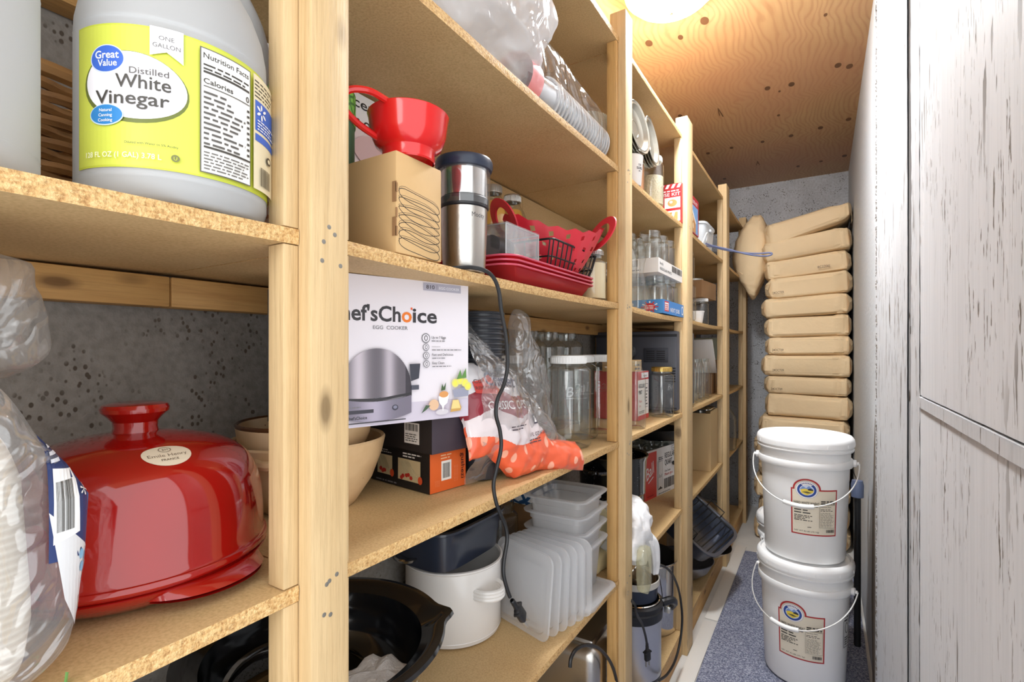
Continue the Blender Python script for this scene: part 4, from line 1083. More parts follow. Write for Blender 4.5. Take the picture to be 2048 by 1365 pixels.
def tin(name, label, loc, r, h, m, rot=None):
    t = thing(name, label, 'tin', loc, 0, None, rot)
    g = G(); g.lathe([(0, 0), (r, 0), (r, h * .7), (r * 1.04, h * .72), (r * 1.04, h), (0, h)], 28); g.build('tin_body', m, t); return t
tin('small_tin', 'small dark grey tin lying in the clear plastic box', (-.545, .800, tz + .045), .021, .052, mat('dark_tin', sr(74, 70, 74), .3, .9), (R(-90), 0, 0))
tin('small_tin', 'small white tin under the dark one in the clear plastic box', (-.540, .805, tz + .003), .019, .018, WHITEP)
tin('small_tin', 'second white tin at the far end of the clear plastic box', (-.535, .872, tz + .003), .019, .022, WHITEP)
# ---- wire basket
t = thing('wire_basket', 'black wire basket standing on the stacked red trays', 'basket', (-.583, 1.062, tz - .001))
def rrect(hx, hy, z, n=6, r=.012):
    out = []
    for cx, cy, a0 in ((hx - r, hy - r, 0), (-hx + r, hy - r, 90), (-hx + r, -hy + r, 180), (hx - r, -hy + r, 270)):
        for k in range(n): a = R(a0 + 90 * k / (n - 1)); out.append((cx + r * math.cos(a), cy + r * math.sin(a), z))
    return out
g = G()
for hx, hy, z, w in ((.100, .122, .080, .0024), (.092, .115, .045, .0018), (.078, .102, .004, .0024)): g.tube(rrect(hx, hy, z), w, 6, 0, True)
for k in range(11):
    f = -1 + 2 * k / 10
    for s in (-1, 1): g.tube([(s * .100, f * .116, .080), (s * .092, f * .110, .045), (s * .078, f * .097, .004)], .0016, 6)
    g.tube([(-.078, f * .097, .004), (.078, f * .097, .004)], .0014, 6)
for k in range(7):
    f = -1 + 2 * k / 6
    for s in (-1, 1): g.tube([(f * .094, s * .122, .080), (f * .086, s * .115, .045), (f * .072, s * .102, .004)], .0016, 6)
g.build('wire_frame', RUBBER, t)
# ---- silicone steamer with two loop handles
t = thing('silicone_steamer', 'red pierced silicone steamer with two loop handles sitting in the wire basket', 'steamer', (-.545, 1.075, tz + .003), R(-30))
def seg(u, v):   # v 0 centre .. 1 rim, u around; y is the handle axis
    a = 2 * PI * u; r = .030 + .082 * v; f = abs(math.sin(a)) ** 3
    z = .003 + .108 * v ** 1.5 + .036 * v ** 2 * f + .0035 * math.cos(16 * a) * v
    return ((r - .016 * v * (1 - f)) * math.cos(a) * .86, r * math.sin(a) * (1 + .22 * f * v), z)
g = G(); rows = [(0, 0, .003)]
nu, nv = 64, 18; hole = set()
g.grid(seg, nu, nv, cu=True)
keep = []
for idx, f in enumerate(g.f):
    j, i = divmod(idx, nu)
    if j in (3, 6, 9, 12, 15) and (i + j // 3 * 2) % 4 == 0: continue
    keep.append(f)
g.f = keep; g.m = [0] * len(keep)
g.lathe([(0, .003), (.031, .003)], 48, sy=1)
g.build('pierced_bowl', SIL_RED, t)
for s in (-1, 1):
    pts = []
    for k in range(40):
        a = 2 * PI * k / 40; pts.append((.050 * math.cos(a), s * (.135 + .020 * math.sin(a)), .130 + .038 * math.sin(a)))
    g = G()
    for (ra, rb) in ((1.0, .66),):
        n = 40; vs = []; fs = []
        for k in range(n):
            a = 2 * PI * k / n
            for q, th in ((1.0, -.002), (.60, -.002), (.60, .002), (1.0, .002)):
                vs.append((.050 * q * math.cos(a), s * (.138 + .024 * q * math.sin(a) + th), .134 + .046 * q * math.sin(a)))
        for k in range(n):
            l = (k + 1) % n
            for q in range(4): fs.append((k * 4 + q, k * 4 + (q + 1) % 4, l * 4 + (q + 1) % 4, l * 4 + q))
        g.add(vs, fs)
    g.build('loop_handle', SIL_RED, t)
# ---- jars at the end of this shelf
make('cream', J_CREAM, (-.512, 1.222, M_), 0, 'jar of pale cream powder at the end of the red trays', None)
make('quart', J_QUART, (-.595, 1.315, M_), 0, 'empty glass jar right behind the post, past the jar of cream powder', 'empty jars')
make('quart', J_QUART, (-.690, 1.228, M_), R(20), 'empty glass jar behind the right loop of the red steamer', 'empty jars')
# ---- black nested cups in a clear sleeve
def cup_stack(name, label, p0, p1, r, n, m):
    t = thing(name, label, 'cup stack', p0)
    d = Vector(p1) - Vector(p0); L = d.length; q = d.to_track_quat('Z', 'Y').to_matrix().to_4x4()
    return t, q, L
CUPC_ref = [thin('clear_cup_plastic', (.92, .925, .94), (.45, .47, .52), .05, .2, .9, milky=.16)]
RIMM = thin('cup_rim_plastic', (.85, .86, .88), (.6, .62, .66), .08, .35, .9, milky=.55)
def cup_fn(m, r, h, name='plastic_cup'):
    def f():
        t = thing(name, 'x', 'cup')
        g = G(); g.tube([(r * 1.05 * math.cos(2 * PI * k / 32), r * 1.05 * math.sin(2 * PI * k / 32), h * .98) for k in range(32)], r * .055, 6, 0, True); g.build('rolled_rim', RIMM if m is CUPC_ref[0] else m, t)
        g = G(); g.lathe([(0, .001), (r * .68, .001), (r * .70, 0), (r * .97, h * .95), (r * 1.03, h * .955), (r * 1.03, h * .99), (r * .97, h), (r * .95, h * .95), (r * .69, .004)], 28); g.build('cup_wall', m, t); return t
    return f
p0, p1 = Vector((-.558, .786, L_ + .002)), Vector((-.560, .790, L_ + .348)); dv = (p1 - p0).normalized()
ro = dv.to_track_quat('Z', 'Y').to_euler()
for k in range(23):
    make('blackcup', cup_fn(mat('black_cup_plastic', sr(48, 50, 56), .35), .041, .10), p0 + dv * (.0098 * k), 0, 'black plastic cup in the upright nested sleeve behind the printed cup bag', 'nested black cups', ro)
# ---- printed bag of cups
t = thing('printed_cup_bag', 'orange, maroon and white printed bag of large plastic cups slumped on the shelf edge', 'bag', (-.50, .86, L_))
A = [(-.165, .004), (-.168, .10), (-.150, .205), (-.085, .222), (-.02, .205), (.020, .150), (.060, .085), (.150, .060), (.172, .020), (.130, -.022), (.05, -.006), (-.06, .0)]
def bagf(u, v):   # u along y, v up
    y = -.168 + .336 * u
    top = .060 + .165 * max(0, min(1, (.02 - y) / .10 + .45)) if y < .075 else .060 - .02 * (y - .075) / .09
    top = min(top, .222) - (.03 * max(0, (-.14 - y) / .028)); bot = .001 + .055 * max(0, min(1, (-.050 - y) / .06)) if y < .02 else .001 - .024 * ((y - .02) / .15) ** 1.2
    z = bot + (top - bot) * v
    e = (max(0, 1 - abs(2 * u - 1) ** 4) * max(0, 1 - abs(2 * v - 1) ** 3)) ** .6
    x = .001 + .040 * e - .050 * (z / .2) + .040 * max(0, (y - .03) / .14) + .007 * nz((y, z, .3), 22, 5) + .004 * nz((y, z, 1.3), 55, 2)
    return (x, y, z)
def region(u, v):
    x, y, z = bagf(u, v); w = .012 * math.sin(y * 40)
    if z > .168 + w: return 0
    if z > .128 + w - .10 * max(0, y + .02) : return 1 if y < .045 else 3
    if z > .072 + w * .5 + .25 * max(0, y - .015) + .28 * max(0, -.075 - y): return 2
    return 3
def dots():
    m, nt, b = nodes_of('orange_dotted_film'); p = mapping(nt, coord(nt), (1, 1, .6)); v = tex(nt, 'Voronoi', 40.0, p, Randomness=.55)
    nt.links.new(ramp(nt, v.outputs['Distance'], [(0, sr(244, 176, 150)), (.27, sr(244, 172, 146)), (.31, sr(232, 98, 62))]), b.inputs['Base Color']); b.inputs['Roughness'].default_value = .3; b.inputs['Coat Weight'].default_value = .3; return m
g = G(); nu, nv = 210, 140
def dep(y): return -.014 - .085 * max(0, min(1, (y + .03) / .07))
g.grid(bagf, nu, nv)
for idx in range((nu - 1) * (nv - 1)):
    j, i = divmod(idx, nu - 1); g.m[idx] = region((i + .5) / (nu - 1), (j + .5) / (nv - 1))
g.grid(lambda u, v: (min(dep(bagf(u, v)[1]), bagf(u, v)[0] - .004), bagf(u, v)[1], max(.002, bagf(u, v)[2]) * .96), 30, 20, 0)
b0 = G()
for e in (0, 1):
    g.grid(lambda u, v: tuple(Vector(bagf(e, v)) * (1 - u) + Vector((min(dep(bagf(e, v)[1]), bagf(e, v)[0] - .004), bagf(e, v)[1], max(.002, bagf(e, v)[2]) * .96)) * u), 6, 20, 0 if e == 0 else 3)
    g.grid(lambda u, v: tuple(Vector(bagf(v, e)) * (1 - u) + Vector((min(dep(bagf(v, e)[1]), bagf(v, e)[0] - .004), bagf(v, e)[1], max(.002, bagf(v, e)[2]) * .96)) * u), 6, 30, 0 if e == 1 else 3)
FW = mat('white_printed_film', sr(226, 224, 228), .25, coat=.3); FM = mat('maroon_film', sr(142, 34, 50), .25, coat=.3); FP = mat('pale_film', sr(224, 212, 214), .25, coat=.3)
n0 = (nu - 1) * (nv - 1) + 29 * 19
def sreg(u, v): return 3 if v < .42 else 2 if v < .55 else 1 if v < .72 else 0
k = n0
for e in (0, 1):
    for idx in range(5 * 19): g.m[k] = sreg(0, (idx // 5 + .5) / 19) if e == 0 else 3; k += 1
    k += 5 * 29
bg_ = g.build('printed_film', [FW, FM, FP, dots()], t, sharp=180, fix=False)
P = Print(.0002)
P.text(-.072, .136, 'CLASSIC CUPS', .022, C_WH, 'C', .012, w=.118, rot=-.06); P.poly([(-.150, .19), (-.10, .20), (-.095, .165), (-.150, .17)], sr(196, 62, 54))
P.text(-.148, .187, 'CUPS', .010, C_INK, 'L'); P.text(-.148, .176, 'RENEWABLE', .008, C_INK, 'L', w=.044)
P.text(-.078, .178, 'Chinet', .034, sr(38, 48, 92), 'C', .014, w=.085, shear=.35, rot=-.12); P.text(-.085, .204, 'MADE BY', .008, sr(38, 48, 92), 'C', rot=-.12)
P.rect(.0, .100, .014, .118, sr(58, 50, 70)); P.rect(.003, .103, .011, .115, C_WH); P.lines(-.03, .066, .03, .076, 2, sr(70, 56, 66), .4, 5); P.text(-.028, .078, '16 FL OZ (473mL)', .0105, sr(80, 40, 50), 'L', .006, w=.072)
P.lines(-.085, .098, -.035, .108, 2, sr(70, 56, 66), .4, 6)
def onbag(p):
    u = (p[0] + .168) / .336; best = None
    for k in range(2):
        pass
    x0, y0, z0 = bagf(u, 0); x1, y1, z1 = bagf(u, 1); v = (p[1] - z0) / (z1 - z0)
    q = bagf(u, min(1, max(0, v))); return Vector((q[0] + .0022 + p[2], p[0], p[1]))
P._mk('printed_words', bg_, onbag, .005, .005)
g = G()
def filmf(u, v):
    y = -.150 + .335 * u; z = .006 + (.345 - .30 * u ** 1.35) * v
    x = -.040 + .078 * math.sin(PI * min(1, v * 1.05)) * (.65 + .35 * math.sin(PI * u)) - .05 * v + .012 * (1 - 2.2 * abs(nz((y, z, 0), 9, 4))) + .008 * (1 - 2.2 * abs(nz((y, z, 0), 21, 1)))
    return (x, y, z)
g.grid(filmf, 70, 60)
g.build('outer_film', FILM, t, sharp=180)
t = thing('film_twist', 'twisted neck of clear plastic film standing up behind the printed cup bag', 'plastic film', (-.600, 1.035, L_ + .002))
g = G(); superell(g, (0, 0, .165), (.08, .10, .33), .7, .7, 40, 40, warp=lambda p, x, y, z: (p.x * (1 - .55 * max(0, z)), p.y * (1 - .5 * max(0, z)) - .04 * z, p.z), amp=.014, freq=20, seed=6, flat=-.164); g.build('crumpled_film', FILM, t, sharp=180)
# ---- half-gallon jars
jl = 'half-gallon glass jar with a white lid beside the printed cup bag'
make('half', J_HALF, (-.553, 1.165, L_), R(-44), 'half-gallon glass jar with a white lid nearest the printed cup bag', 'white-lidded jars')
make('half', J_HALF, (-.585, 1.292, L_), R(-50), 'half-gallon glass jar with a white lid, second of the row beside the post', 'white-lidded jars')
make('half', J_HALF, (-.575, 1.415, L_), R(-50), 'half-gallon glass jar with a white lid, third of the row beside the post', 'white-lidded jars')
make('half', J_HALF, (-.712, 1.110, L_), R(-50), 'half-gallon glass jar with a white lid half hidden behind clear film', 'white-lidded jars')
for k, (x, y, w) in enumerate(((-.735, 1.27, 'leftmost'), (-.735, 1.40, 'middle'), (-.735, 1.53, 'rightmost'))):
    make('halfopen', J_HALF_OPEN, (x, y, L_), R(15 * k), f'tall open glass jar at the back behind white-lidded jars, {w} of three', 'tall open jars', scale=(1, 1, 1.15))
# ---- lower shelf of this bay
t = thing('stock_pot', 'white enamelled stockpot with a side handle on the lower shelf', 'pot', (-.708, .890, L2))
g = G(); g.lathe([(0, 0), (.098, 0), (.104, .003), (.1065, .012), (.1065, .152), (.1105, .156), (.1105, .159), (.1065, .160), (.1035, .156), (.103, .010), (0, .008)], 64); g.lathe([(.1067, .010), (.1072, .0115), (.1067, .013)], 64); g.build('pot_body', WENAM, t)
for s in (R(-8), R(172)):
    g = G(); 
    pts = [((.104 + .034 * math.sin(PI * k / 12) ** .7) * math.cos(s + (k - 6) * .055), (.104 + .034 * math.sin(PI * k / 12) ** .7) * math.sin(s + (k - 6) * .055), .108) for k in range(13)]
    for dz in (-.007, 0, .007): g.tube([(p[0], p[1], p[2] + dz) for p in pts], .0052, 8)
    g.build('loop_handle', WENAM, t)
t = thing('casserole_pan', 'deep navy-black rectangular pan resting on the white stockpot', 'pan', (-.722, .880, L2 + .1615))
g = G()
def cas(u, v):
    pr = [(0, .004), (.7, .004), (.86, .010), (.96, .07), (1.0, .088), (1.04, .090), (1.04, .094), (.985, .094), (.95, .088), (.92, .03), (.83, .012), (0, .010)]
    pr = [(0, .0), (.78, .0), (.88, .006), (.97, .080), (1.03, .084), (1.03, .089), (.965, .090), (.94, .08), (.85, .012), (0, .009)]
    k = v * (len(pr) - 1); i = min(int(k), len(pr) - 2); f = k - i; s = pr[i][0] + (pr[i + 1][0] - pr[i][0]) * f; z = pr[i][1] + (pr[i + 1][1] - pr[i][1]) * f
    a = 2 * PI * u; ca, sa = math.cos(a), math.sin(a); q = (abs(ca) ** 5 + abs(sa) ** 5) ** (-1 / 5)
    return (.096 * s * ca * q, .122 * s * sa * q, z)
g.grid(cas, 72, 28, cu=True); g.build('pan_body', NAVYE, t, sharp=50)
t2 = thing('steel_tongs', 'steel kitchen tool lying inside the navy pan', 'utensil', (-.720, .850, L2 + .172), R(30))
g = G(); g.tube([(-.05, -.06, .010), (.0, .0, .035), (.045, .06, .058)], .004, 8); g.lathe([(0, 0), (.02, .002), (.028, .010), (.024, .012), (0, .006)], 20, c=(-.052, -.062, .006)); g.build('tool', CHROME, t2)
make('quart', J_QUART, (-.745, 1.135, L2), 0, 'empty glass jar behind the clear square lids on the lower shelf', None, scale=(1.1, 1.1, 1.2))
# clear square lids, standing in a row
def sqlid():
    t = thing('square_cover', 'x', 'lid')
    def rr(h, r, z):
        out = []
        for cx, cy, a0 in ((h - r, h - r, 0), (-h + r, h - r, 90), (-h + r, -h + r, 180), (h - r, -h + r, 270)):
            for k in range(7): a = R(a0 + 15 * k); out.append((cx + r * math.cos(a), cy + r * math.sin(a), z))
        return out
    rings = [rr(.088, .022, 0), rr(.090, .024, .002), rr(.088, .022, .005), rr(.078, .020, .005), rr(.076, .019, .001), rr(.062, .014, .001), rr(.060, .013, .0025)]
    g = G(); g.grid(lambda u, v: rings[int(round(v * 6))][int(round(u * 28)) % 28], 28, 7, cu=True); g.f.append(tuple(range(28 * 6, 28 * 7))); g.m.append(0)
    g.build('lid_sheet', FROST, t, sharp=50); return t
lw = ('nearest', 'second', 'third', 'fourth', 'fifth', 'last')
for k in range(6):
    c = Vector((-.567 + .006 * k, .958 + .0225 * k, L2 + .0905 + .001))
    make('sqlid', sqlid, c, 0, f'frosted square lid standing on edge, {lw[k]} of the leaning row of six', 'standing square lids', rot=(R(84 + 1.2 * k), R(0), R(-16 + 3 * k)))
for k, w in enumerate(('lowest', 'middle', 'top')):
    make('sqlid', sqlid, (-.548 + .004 * k, 1.163 - .004 * k, L2 + .001 + .0060 * k), 0, f'frosted square lid lying flat under the containers, {w} of three', 'flat square lids', rot=(0, 0, R(4 - 3 * k)))
def sqbox():
    t = thing('clear_container', 'x', 'container')
    def rr(h, r, z):
        out = []
        for cx, cy, a0 in ((h - r, h - r, 0), (-h + r, h - r, 90), (-h + r, -h + r, 180), (h - r, -h + r, 270)):
            for k in range(7): a = R(a0 + 15 * k); out.append((cx + r * math.cos(a), cy + r * math.sin(a), z))
        return out
    rings = [rr(.052, .016, .0), rr(.058, .018, .001), rr(.062, .02, .006), rr(.070, .022, .100), rr(.074, .024, .102), rr(.074, .024, .116), rr(.086, .028, .118), rr(.087, .028, .122), rr(.086, .028, .123), rr(.074, .022, .1225)]
    n = len(rings) - 1
    g = G(); g.grid(lambda u, v: rings[int(round(v * n))][int(round(u * 28)) % 28], 28, n + 1, cu=True); g.f.append(tuple(range(27, -1, -1))); g.m.append(0)
    g.build('container_wall', FROST, t, sharp=50); return t
for k, (dz, w) in enumerate(((0, 'lowest'), (.040, 'second from the bottom'), (.080, 'second from the top'), (.118, 'topmost'))):
    make('sqbox', sqbox, (-.556, 1.158, L2 + .0215 + dz - .004), 0, f'frosted square food container, {w} of the nested stack', 'nested square containers', rot=(0, 0, R(2 * (k % 2))))
# ---- bread machine and cables on the bottom shelf
t = thing('bread_machine', 'rounded stainless steel bread machine on the bottom shelf behind the post', 'bread machine', (-.640, 1.375, BOT))
g = G(); g.box((0, 0, .150), (.280, .300, .296), 0, .035, seg=5); g.build('steel_case', STEEL, t)
g = G(); g.box((-.005, 0, .304), (.255, .270, .022), 0, .010); g.build('lid', mat('brushed_dark_steel', sr(150, 148, 146), .3, 1.0), t)
P = Print(); P.rect(0, 0, .085, .15, sr(206, 204, 206)); P.lines(.006, .085, .079, .145, 12, K, .4, 3); P.lines(.006, .071, .060, .080, 1, K, .6, 9); P.lines(.006, .008, .079, .066, 11, K, .4, 6); P.plane('instruction_label', t, (.140, -.085, .095), (0, 1, 0), (0, 0, 1))
cy = [(1140, 1335), (1142, 1318), (1152, 1300), (1172, 1291), (1195, 1296), (1212, 1312), (1224, 1332), (1232, 1358), (1238, 1400)]
cord_thing('appliance_cord', 'black cord arching in front of the steel bread machine', [at(a, b, x=-.466) for a, b in cy] , .0042)
t = thing('coiled_cable', 'coil of black cable on the bottom shelf left of the bread machine', 'cable', (-.555, 1.09, BOT))
g = G(); g.tube([((.052 + .004 * math.sin(k * 1.3)) * math.cos(k * .35), (.058 + .004 * math.sin(k * .9)) * math.sin(k * .35), .006 + k * .0011) for k in range(110)], .0045, 6); g.build('coil', RUBBER, t)
# ================================================================== top shelf bags
t = thing('film_bag', 'large crumpled cloudy plastic bag at the edge of the top shelf', 'bag', (-.56, .68, T))
g = G(); superell(g, (0, 0, .135), (.20, .52, .27), .62, .62, 150, 80, warp=lambda p, x, y, z: (p.x + .02 * z, p.y + .06 * z * max(0, y), p.z), amp=.026, freq=12, seed=21, flat=-.134, st=(1.2, .4, .8)); g.build('crumpled_film', FILMW, t, sharp=180)
p0 = Vector((-.520, .845, T + .049))
CUPC = thin('clear_cup_plastic', (.92, .925, .94), (.45, .47, .52), .05, .2, .9, milky=.22)
for k in range(20):
    make('clearcup', cup_fn(CUPC, .046, .11), p0 + Vector((0, .0150 * k, 0)), 0, 'clear plastic cup lying nested in the long bagged row on the top shelf', 'nested clear cups', rot=(R(-90), 0, 0))
t = thing('cup_row_bag', 'clear pointed plastic bag around the long row of nested clear cups', 'bag', (-.525, 1.03, T))
def cupbag(p, x, y, z): return (p.x, p.y, p.z * (1 + .65 * max(0, z) * max(0, -y + .25)) if z > 0 else p.z)
g = G(); superell(g, (0, 0, .062), (.118, .46, .122), .5, .55, 60, 36, warp=cupbag, amp=.007, freq=13, seed=8, flat=-.061, st=(1, .5, 1)); g.build('film', thin('thin_clear_film', (.98, .98, .98), (.8, .8, .8), .10, .06, .5, milky=.05, bump=.5, bscale=20), t, sharp=180)
t2 = thing('printed_sleeve', 'short pink paper band at the near end of the bagged clear cups', 'paper band', (-.520, .838, T + .049), rot=(R(-90), 0, 0))
g = G(); g.lathe([(.0478, 0), (.0478, .045)], 28); g.build('band', mat('pink_paper', sr(226, 128, 128), .5), t2)
def filt():
    t = thing('coffee_filter', 'x', 'coffee filter')
    g = G(); g.grid(lambda u, v: ((.035 + .030 * v + .0016 * math.cos(40 * 2 * PI * u) * v) * math.cos(2 * PI * u), (.035 + .030 * v + .0016 * math.cos(40 * 2 * PI * u) * v) * math.sin(2 * PI * u), .030 * v), 160, 4, cu=True); g.f.append(tuple(range(159, -1, -1))); g.m.append(0)
    g.build('fluted_paper', mat('filter_paper', sr(226, 216, 190), .85), t); return t
for k in range(16):
    make('filter', filt, (-.640, 1.495, T + .148 + .0045 * k), R(7 * k), 'cream fluted paper filter in the tall stack beside the second post', 'stacked paper filters')
t = carton('filter_carton', 'plain tan carton under the stack of fluted paper filters', 'box', (-.575, 1.43, T), 0, (.13, .13, .146), CARD)
# ================================================================== third bay, top shelf
def tinplate(r, name='tin_plate'):
    def f():
        t = thing(name, 'x', 'plate')
        g = G(); g.lathe([(0, .0), (r * .30, .0), (r * .31, .0012), (r * .34, .0012), (r * .35, 0), (r * .60, .0), (r * .68, .003), (r * .72, .004), (r * .74, .003), (r * .86, .014), (r * .92, .0135), (r * .98, .016), (r, .0145), (r * .97, .0125), (r * .87, .0115), (r * .71, .001), (r * .62, -.0012), (0, -.0012)], 48); g.build('plate_body', mat('dull_tin', sr(168, 164, 152), .32, .75), t); return t
    return f
t = thing('copper_can', 'short copper-coloured can under the leaning tin plates', 'can', (-.535, 1.600, T))
g = G(); g.lathe([(0, 0), (.042, 0), (.043, .003), (.043, .108), (.041, .110), (0, .110)], 36); g.build('can_body', mat('copper_metal', sr(206, 150, 108), .35, .7), t)
cw = ('front', 'second', 'third', 'fourth', 'back')
for k in range(4):
    make('plateA', tinplate(.080), (-.478 - .0095 * k, 1.468 + .003 * k, T + .171), 0, f'dull tin plate on edge above the white mug, {cw[k]} of the nearer four', 'nearer leaning plates', rot=(0, R(83), R(-4)))
for k in range(4):
    make('plateA', tinplate(.080), (-.486 - .0095 * k, 1.628 + .003 * k, T + .188), 0, f'dull tin plate on edge over the oats jar, {cw[k]} of the farther four', 'farther leaning plates', rot=(0, R(83), R(2)))
t = thing('printed_mug', 'white mug with a small dark crest at the shelf edge beside the post', 'mug', (-.492, 1.475, T))
g = G(); g.lathe([(0, 0), (.028, 0), (.030, .003), (.036, .088), (.0345, .090), (.033, .087), (.028, .006), (0, .005)], 40); g.build('mug_body', WHITEC, t)
P = Print(); P.lines(-.012, .0, .012, .008, 2, K, .6, 3, .05); P.lines(-.006, .010, .006, .017, 2, K, .6, 4, .05); P.lines(-.005, -.007, .005, -.003, 1, K, .6, 2); P.wrap('crest', t, .0338, R(-22), .045, step=.004)
make('quartwhite', J_QUART_WHITE, (-.508, 1.735, T), 0, 'white-lidded jar of pale oats beside the red kit box', None)
t = carton('cookie_kit_box', 'red and white gingerbread house kit box on the top shelf behind the post', 'box', (-.462, 1.985, T), 0, (.20, .31, .155), mat('red_carton', sr(176, 40, 44), .4))
P = Print(); P.rect(0, 0, .20, .155, sr(184, 44, 48)); 
for i in range(9): P.poly([(.005 + i * .022, .138), (.016 + i * .022, .138), (.024 + i * .022, .153), (.013 + i * .022, .153)], C_WH, i == 0)
P.text(.195, .108, 'HOUSE KIT', .018, C_WH, 'R', .01, w=.11); P.lines(.09, .125, .195, .134, 1, C_WH, .5, 1)
P.rect(.135, .060, .195, .102, sr(238, 226, 216)); P.ell(.165, .080, .018, .014, sr(206, 150, 92)); P.ell(.160, .084, .006, .005, C_WH); P.rect(.135, .008, .195, .050, sr(238, 226, 216)); P.poly([(.142, .014), (.158, .014), (.165, .044), (.150, .044)], sr(206, 142, 84)); P.poly([(.168, .014), (.186, .014), (.186, .044), (.176, .044)], sr(214, 150, 90))
P.rect(.02, .01, .12, .10, sr(226, 190, 160)); side(P, t, 'recipe_face', .20)
P = Print(); P.rect(0, 0, .31, .155, sr(184, 44, 48)); P.rect(.03, .004, .295, .118, sr(120, 164, 214)); P.text(.16, .126, 'COOKIE HOUSE KIT', .020, C_WH, 'C', .01, w=.25)
P.poly([(.08, .005), (.25, .005), (.25, .055), (.165, .105), (.08, .055)], sr(196, 140, 86)); P.poly([(.07, .05), (.165, .112), (.26, .05), (.25, .045), (.165, .098), (.08, .045)], C_WH)
for x, z in ((.11, .03), (.15, .03), (.20, .03), (.13, .06), (.19, .06)): P.ell(x, z, .012, .012, sr(236, 210, 170))
front(P, t, 'picture_face')
# ---- middle shelf: carafe, jars in two trays
t = thing('glass_carafe', 'tall waisted glass carafe at the shelf edge just past the post', 'carafe', (-.490, 1.535, M_))
g = G(); g.lathe([(0, .004), (.022, .002), (.026, .006), (.027, .05), (.0235, .085), (.0175, .115), (.020, .142), (.026, .162), (.0265, .1625), (.0255, .1625)], 32); g.build('carafe_glass', GLASS, t)
make('bottle', J_BOTTLE, (-.505, 1.470, M_), 0, 'clear glass bottle hidden mostly by the post beside the carafe', None)
def tray_box(name, label, loc, size, m, prints=None):
    t = thing(name, label, 'carton tray', loc)
    x, y, h = size; g = G()
    open_box(g, x, y, h)
    g.build('tray_walls', m, t, flat=True); return t
BLU = mat('blue_carton', sr(58, 136, 206), .45)
t = tray_box('blue_jar_tray', 'blue printed cardboard tray holding pint jars on the middle shelf', (-.460, 1.712, M_), (.245, .30, .047), BLU)
P = Print(); P.rect(0, 0, .30, .047, sr(52, 132, 204)); P.rect(.02, .008, .075, .043, sr(210, 54, 62)); P.rect(.024, .013, .071, .038, C_WH); P.lines(.028, .015, .067, .036, 3, sr(210, 54, 62), .6, 3, .1)
P.text(.095, .010, 'NEXT JOBS', .020, C_WH, 'L', .014, w=.135); P.ell(.272, .024, .016, .017, C_WH); P.ell(.272, .024, .012, .013, sr(52, 132, 204)); front(P, t, 'printed_edge')
P = Print(); P.rect(0, 0, .245, .047, sr(70, 142, 208)); P.text(.130, .010, 'P', .040, C_WH, 'C', .01, shear=.4)
for k in range(12): a = 2 * PI * k / 12; P.poly([(.200, .022), (.200 + .030 * math.cos(a - .1), .022 + .020 * math.sin(a - .1)), (.200 + .030 * math.cos(a + .1), .022 + .020 * math.sin(a + .1))], C_WH if k % 2 else sr(206, 52, 60))
P.ell(.200, .022, .020, .013, sr(206, 52, 60)); P.lines(.184, .014, .216, .030, 3, C_WH, .5, 5, .1); side(P, t, 'printed_end', .245)
for i in range(2):
    for j in range(3):
        make('pint', J_PINT, (-.502 - .080 * i, 1.762 + .088 * j, M_ + .0035), R(31 * (i + j)), f'pint jar standing in the blue tray under the white tray', 'pint jars in the blue tray')
t = tray_box('white_jar_tray', 'white cardboard tray with a barcode stacked above the blue jar tray', (-.460, 1.655, M_ + .1325), (.245, .33, .048), WHITEC)
P = Print(); P.text(.02, .028, 'Inch', .014, K, 'L', .006, w=.04); P.text(.02, .010, 'REGULAR PINTS', .013, K, 'L', .008, w=.15); P.bars(.175, .022, .325, .044, K, 6); front(P, t, 'printed_edge')
P = Print(); P.bars(.05, .022, .18, .044, K, 2); P.lines(.05, .008, .20, .016, 1, GY, .5, 3); side(P, t, 'printed_end', .245)
for i in range(2):
    for j in range(3):
        make('pint', J_PINT, (-.505 - .084 * i, 1.712 + .094 * j, M_ + .136), R(17 * (i + 2 * j)), 'pint jar standing in the white tray stacked higher up', 'pint jars in the white tray', scale=(1.05, 1.05, 1.12))
# ---- lower-middle shelf: microwave side, jar, pint carton
t = thing('microwave', 'dark grey microwave oven turned sideways behind the gold-lidded jar', 'microwave', (-.47, 1.945, L_))
MW = mat('microwave_grey', sr(70, 72, 82), .45, var=.05)
g = G(); g.span((-.33, 0, .012), (0, .30, .318), 0, .006); g.build('cabinet', MW, t)
g = G(); g.span((-.33, -.0015, .296), (0, 0, .306)); g.span((-.33, -.0012, .020), (0, 0, .024)); g.build('seam', mat('dark_seam', sr(34, 34, 40), .5), t)
g = G(); g.box((-.080, -.0015, .225), (.095, .004, .055), 0, .0015)
vb = g.build('vent_panel', mat('vent_grey', sr(56, 58, 68), .5), t)
g = G()
for c in range(2):
    for r in range(5): g.box((-.100 + .040 * c, -.0038, .208 + .008 * r), (.032, .0012, .0035))
for r in range(6): g.box((-.025, -.0008, .125 + .010 * r), (.040, .0022, .004))
g.build('vent_slots', mat('vent_black', sr(20, 20, 24), .6), vb)
for x in (-.29, -.04):
    g = G(); g.lathe([(0, 0), (.012, 0), (.012, .013), (0, .013)], 16, c=(x, .04, 0)); g.lathe([(0, 0), (.012, 0), (.012, .013), (0, .013)], 16, c=(x, .26, 0)); g.build('foot', RUBBER, t)
make('gold', J_QUART_GOLD, (-.505, 1.862, L_), R(-20), 'empty glass jar with a gold lid in front of the dark microwave', None)
t = carton('pint_jar_carton', 'red and white regular pint jar carton beside the gold-lidded jar', 'box', (-.540, 1.690, L_), 0, (.16, .125, .170), WHITEC)
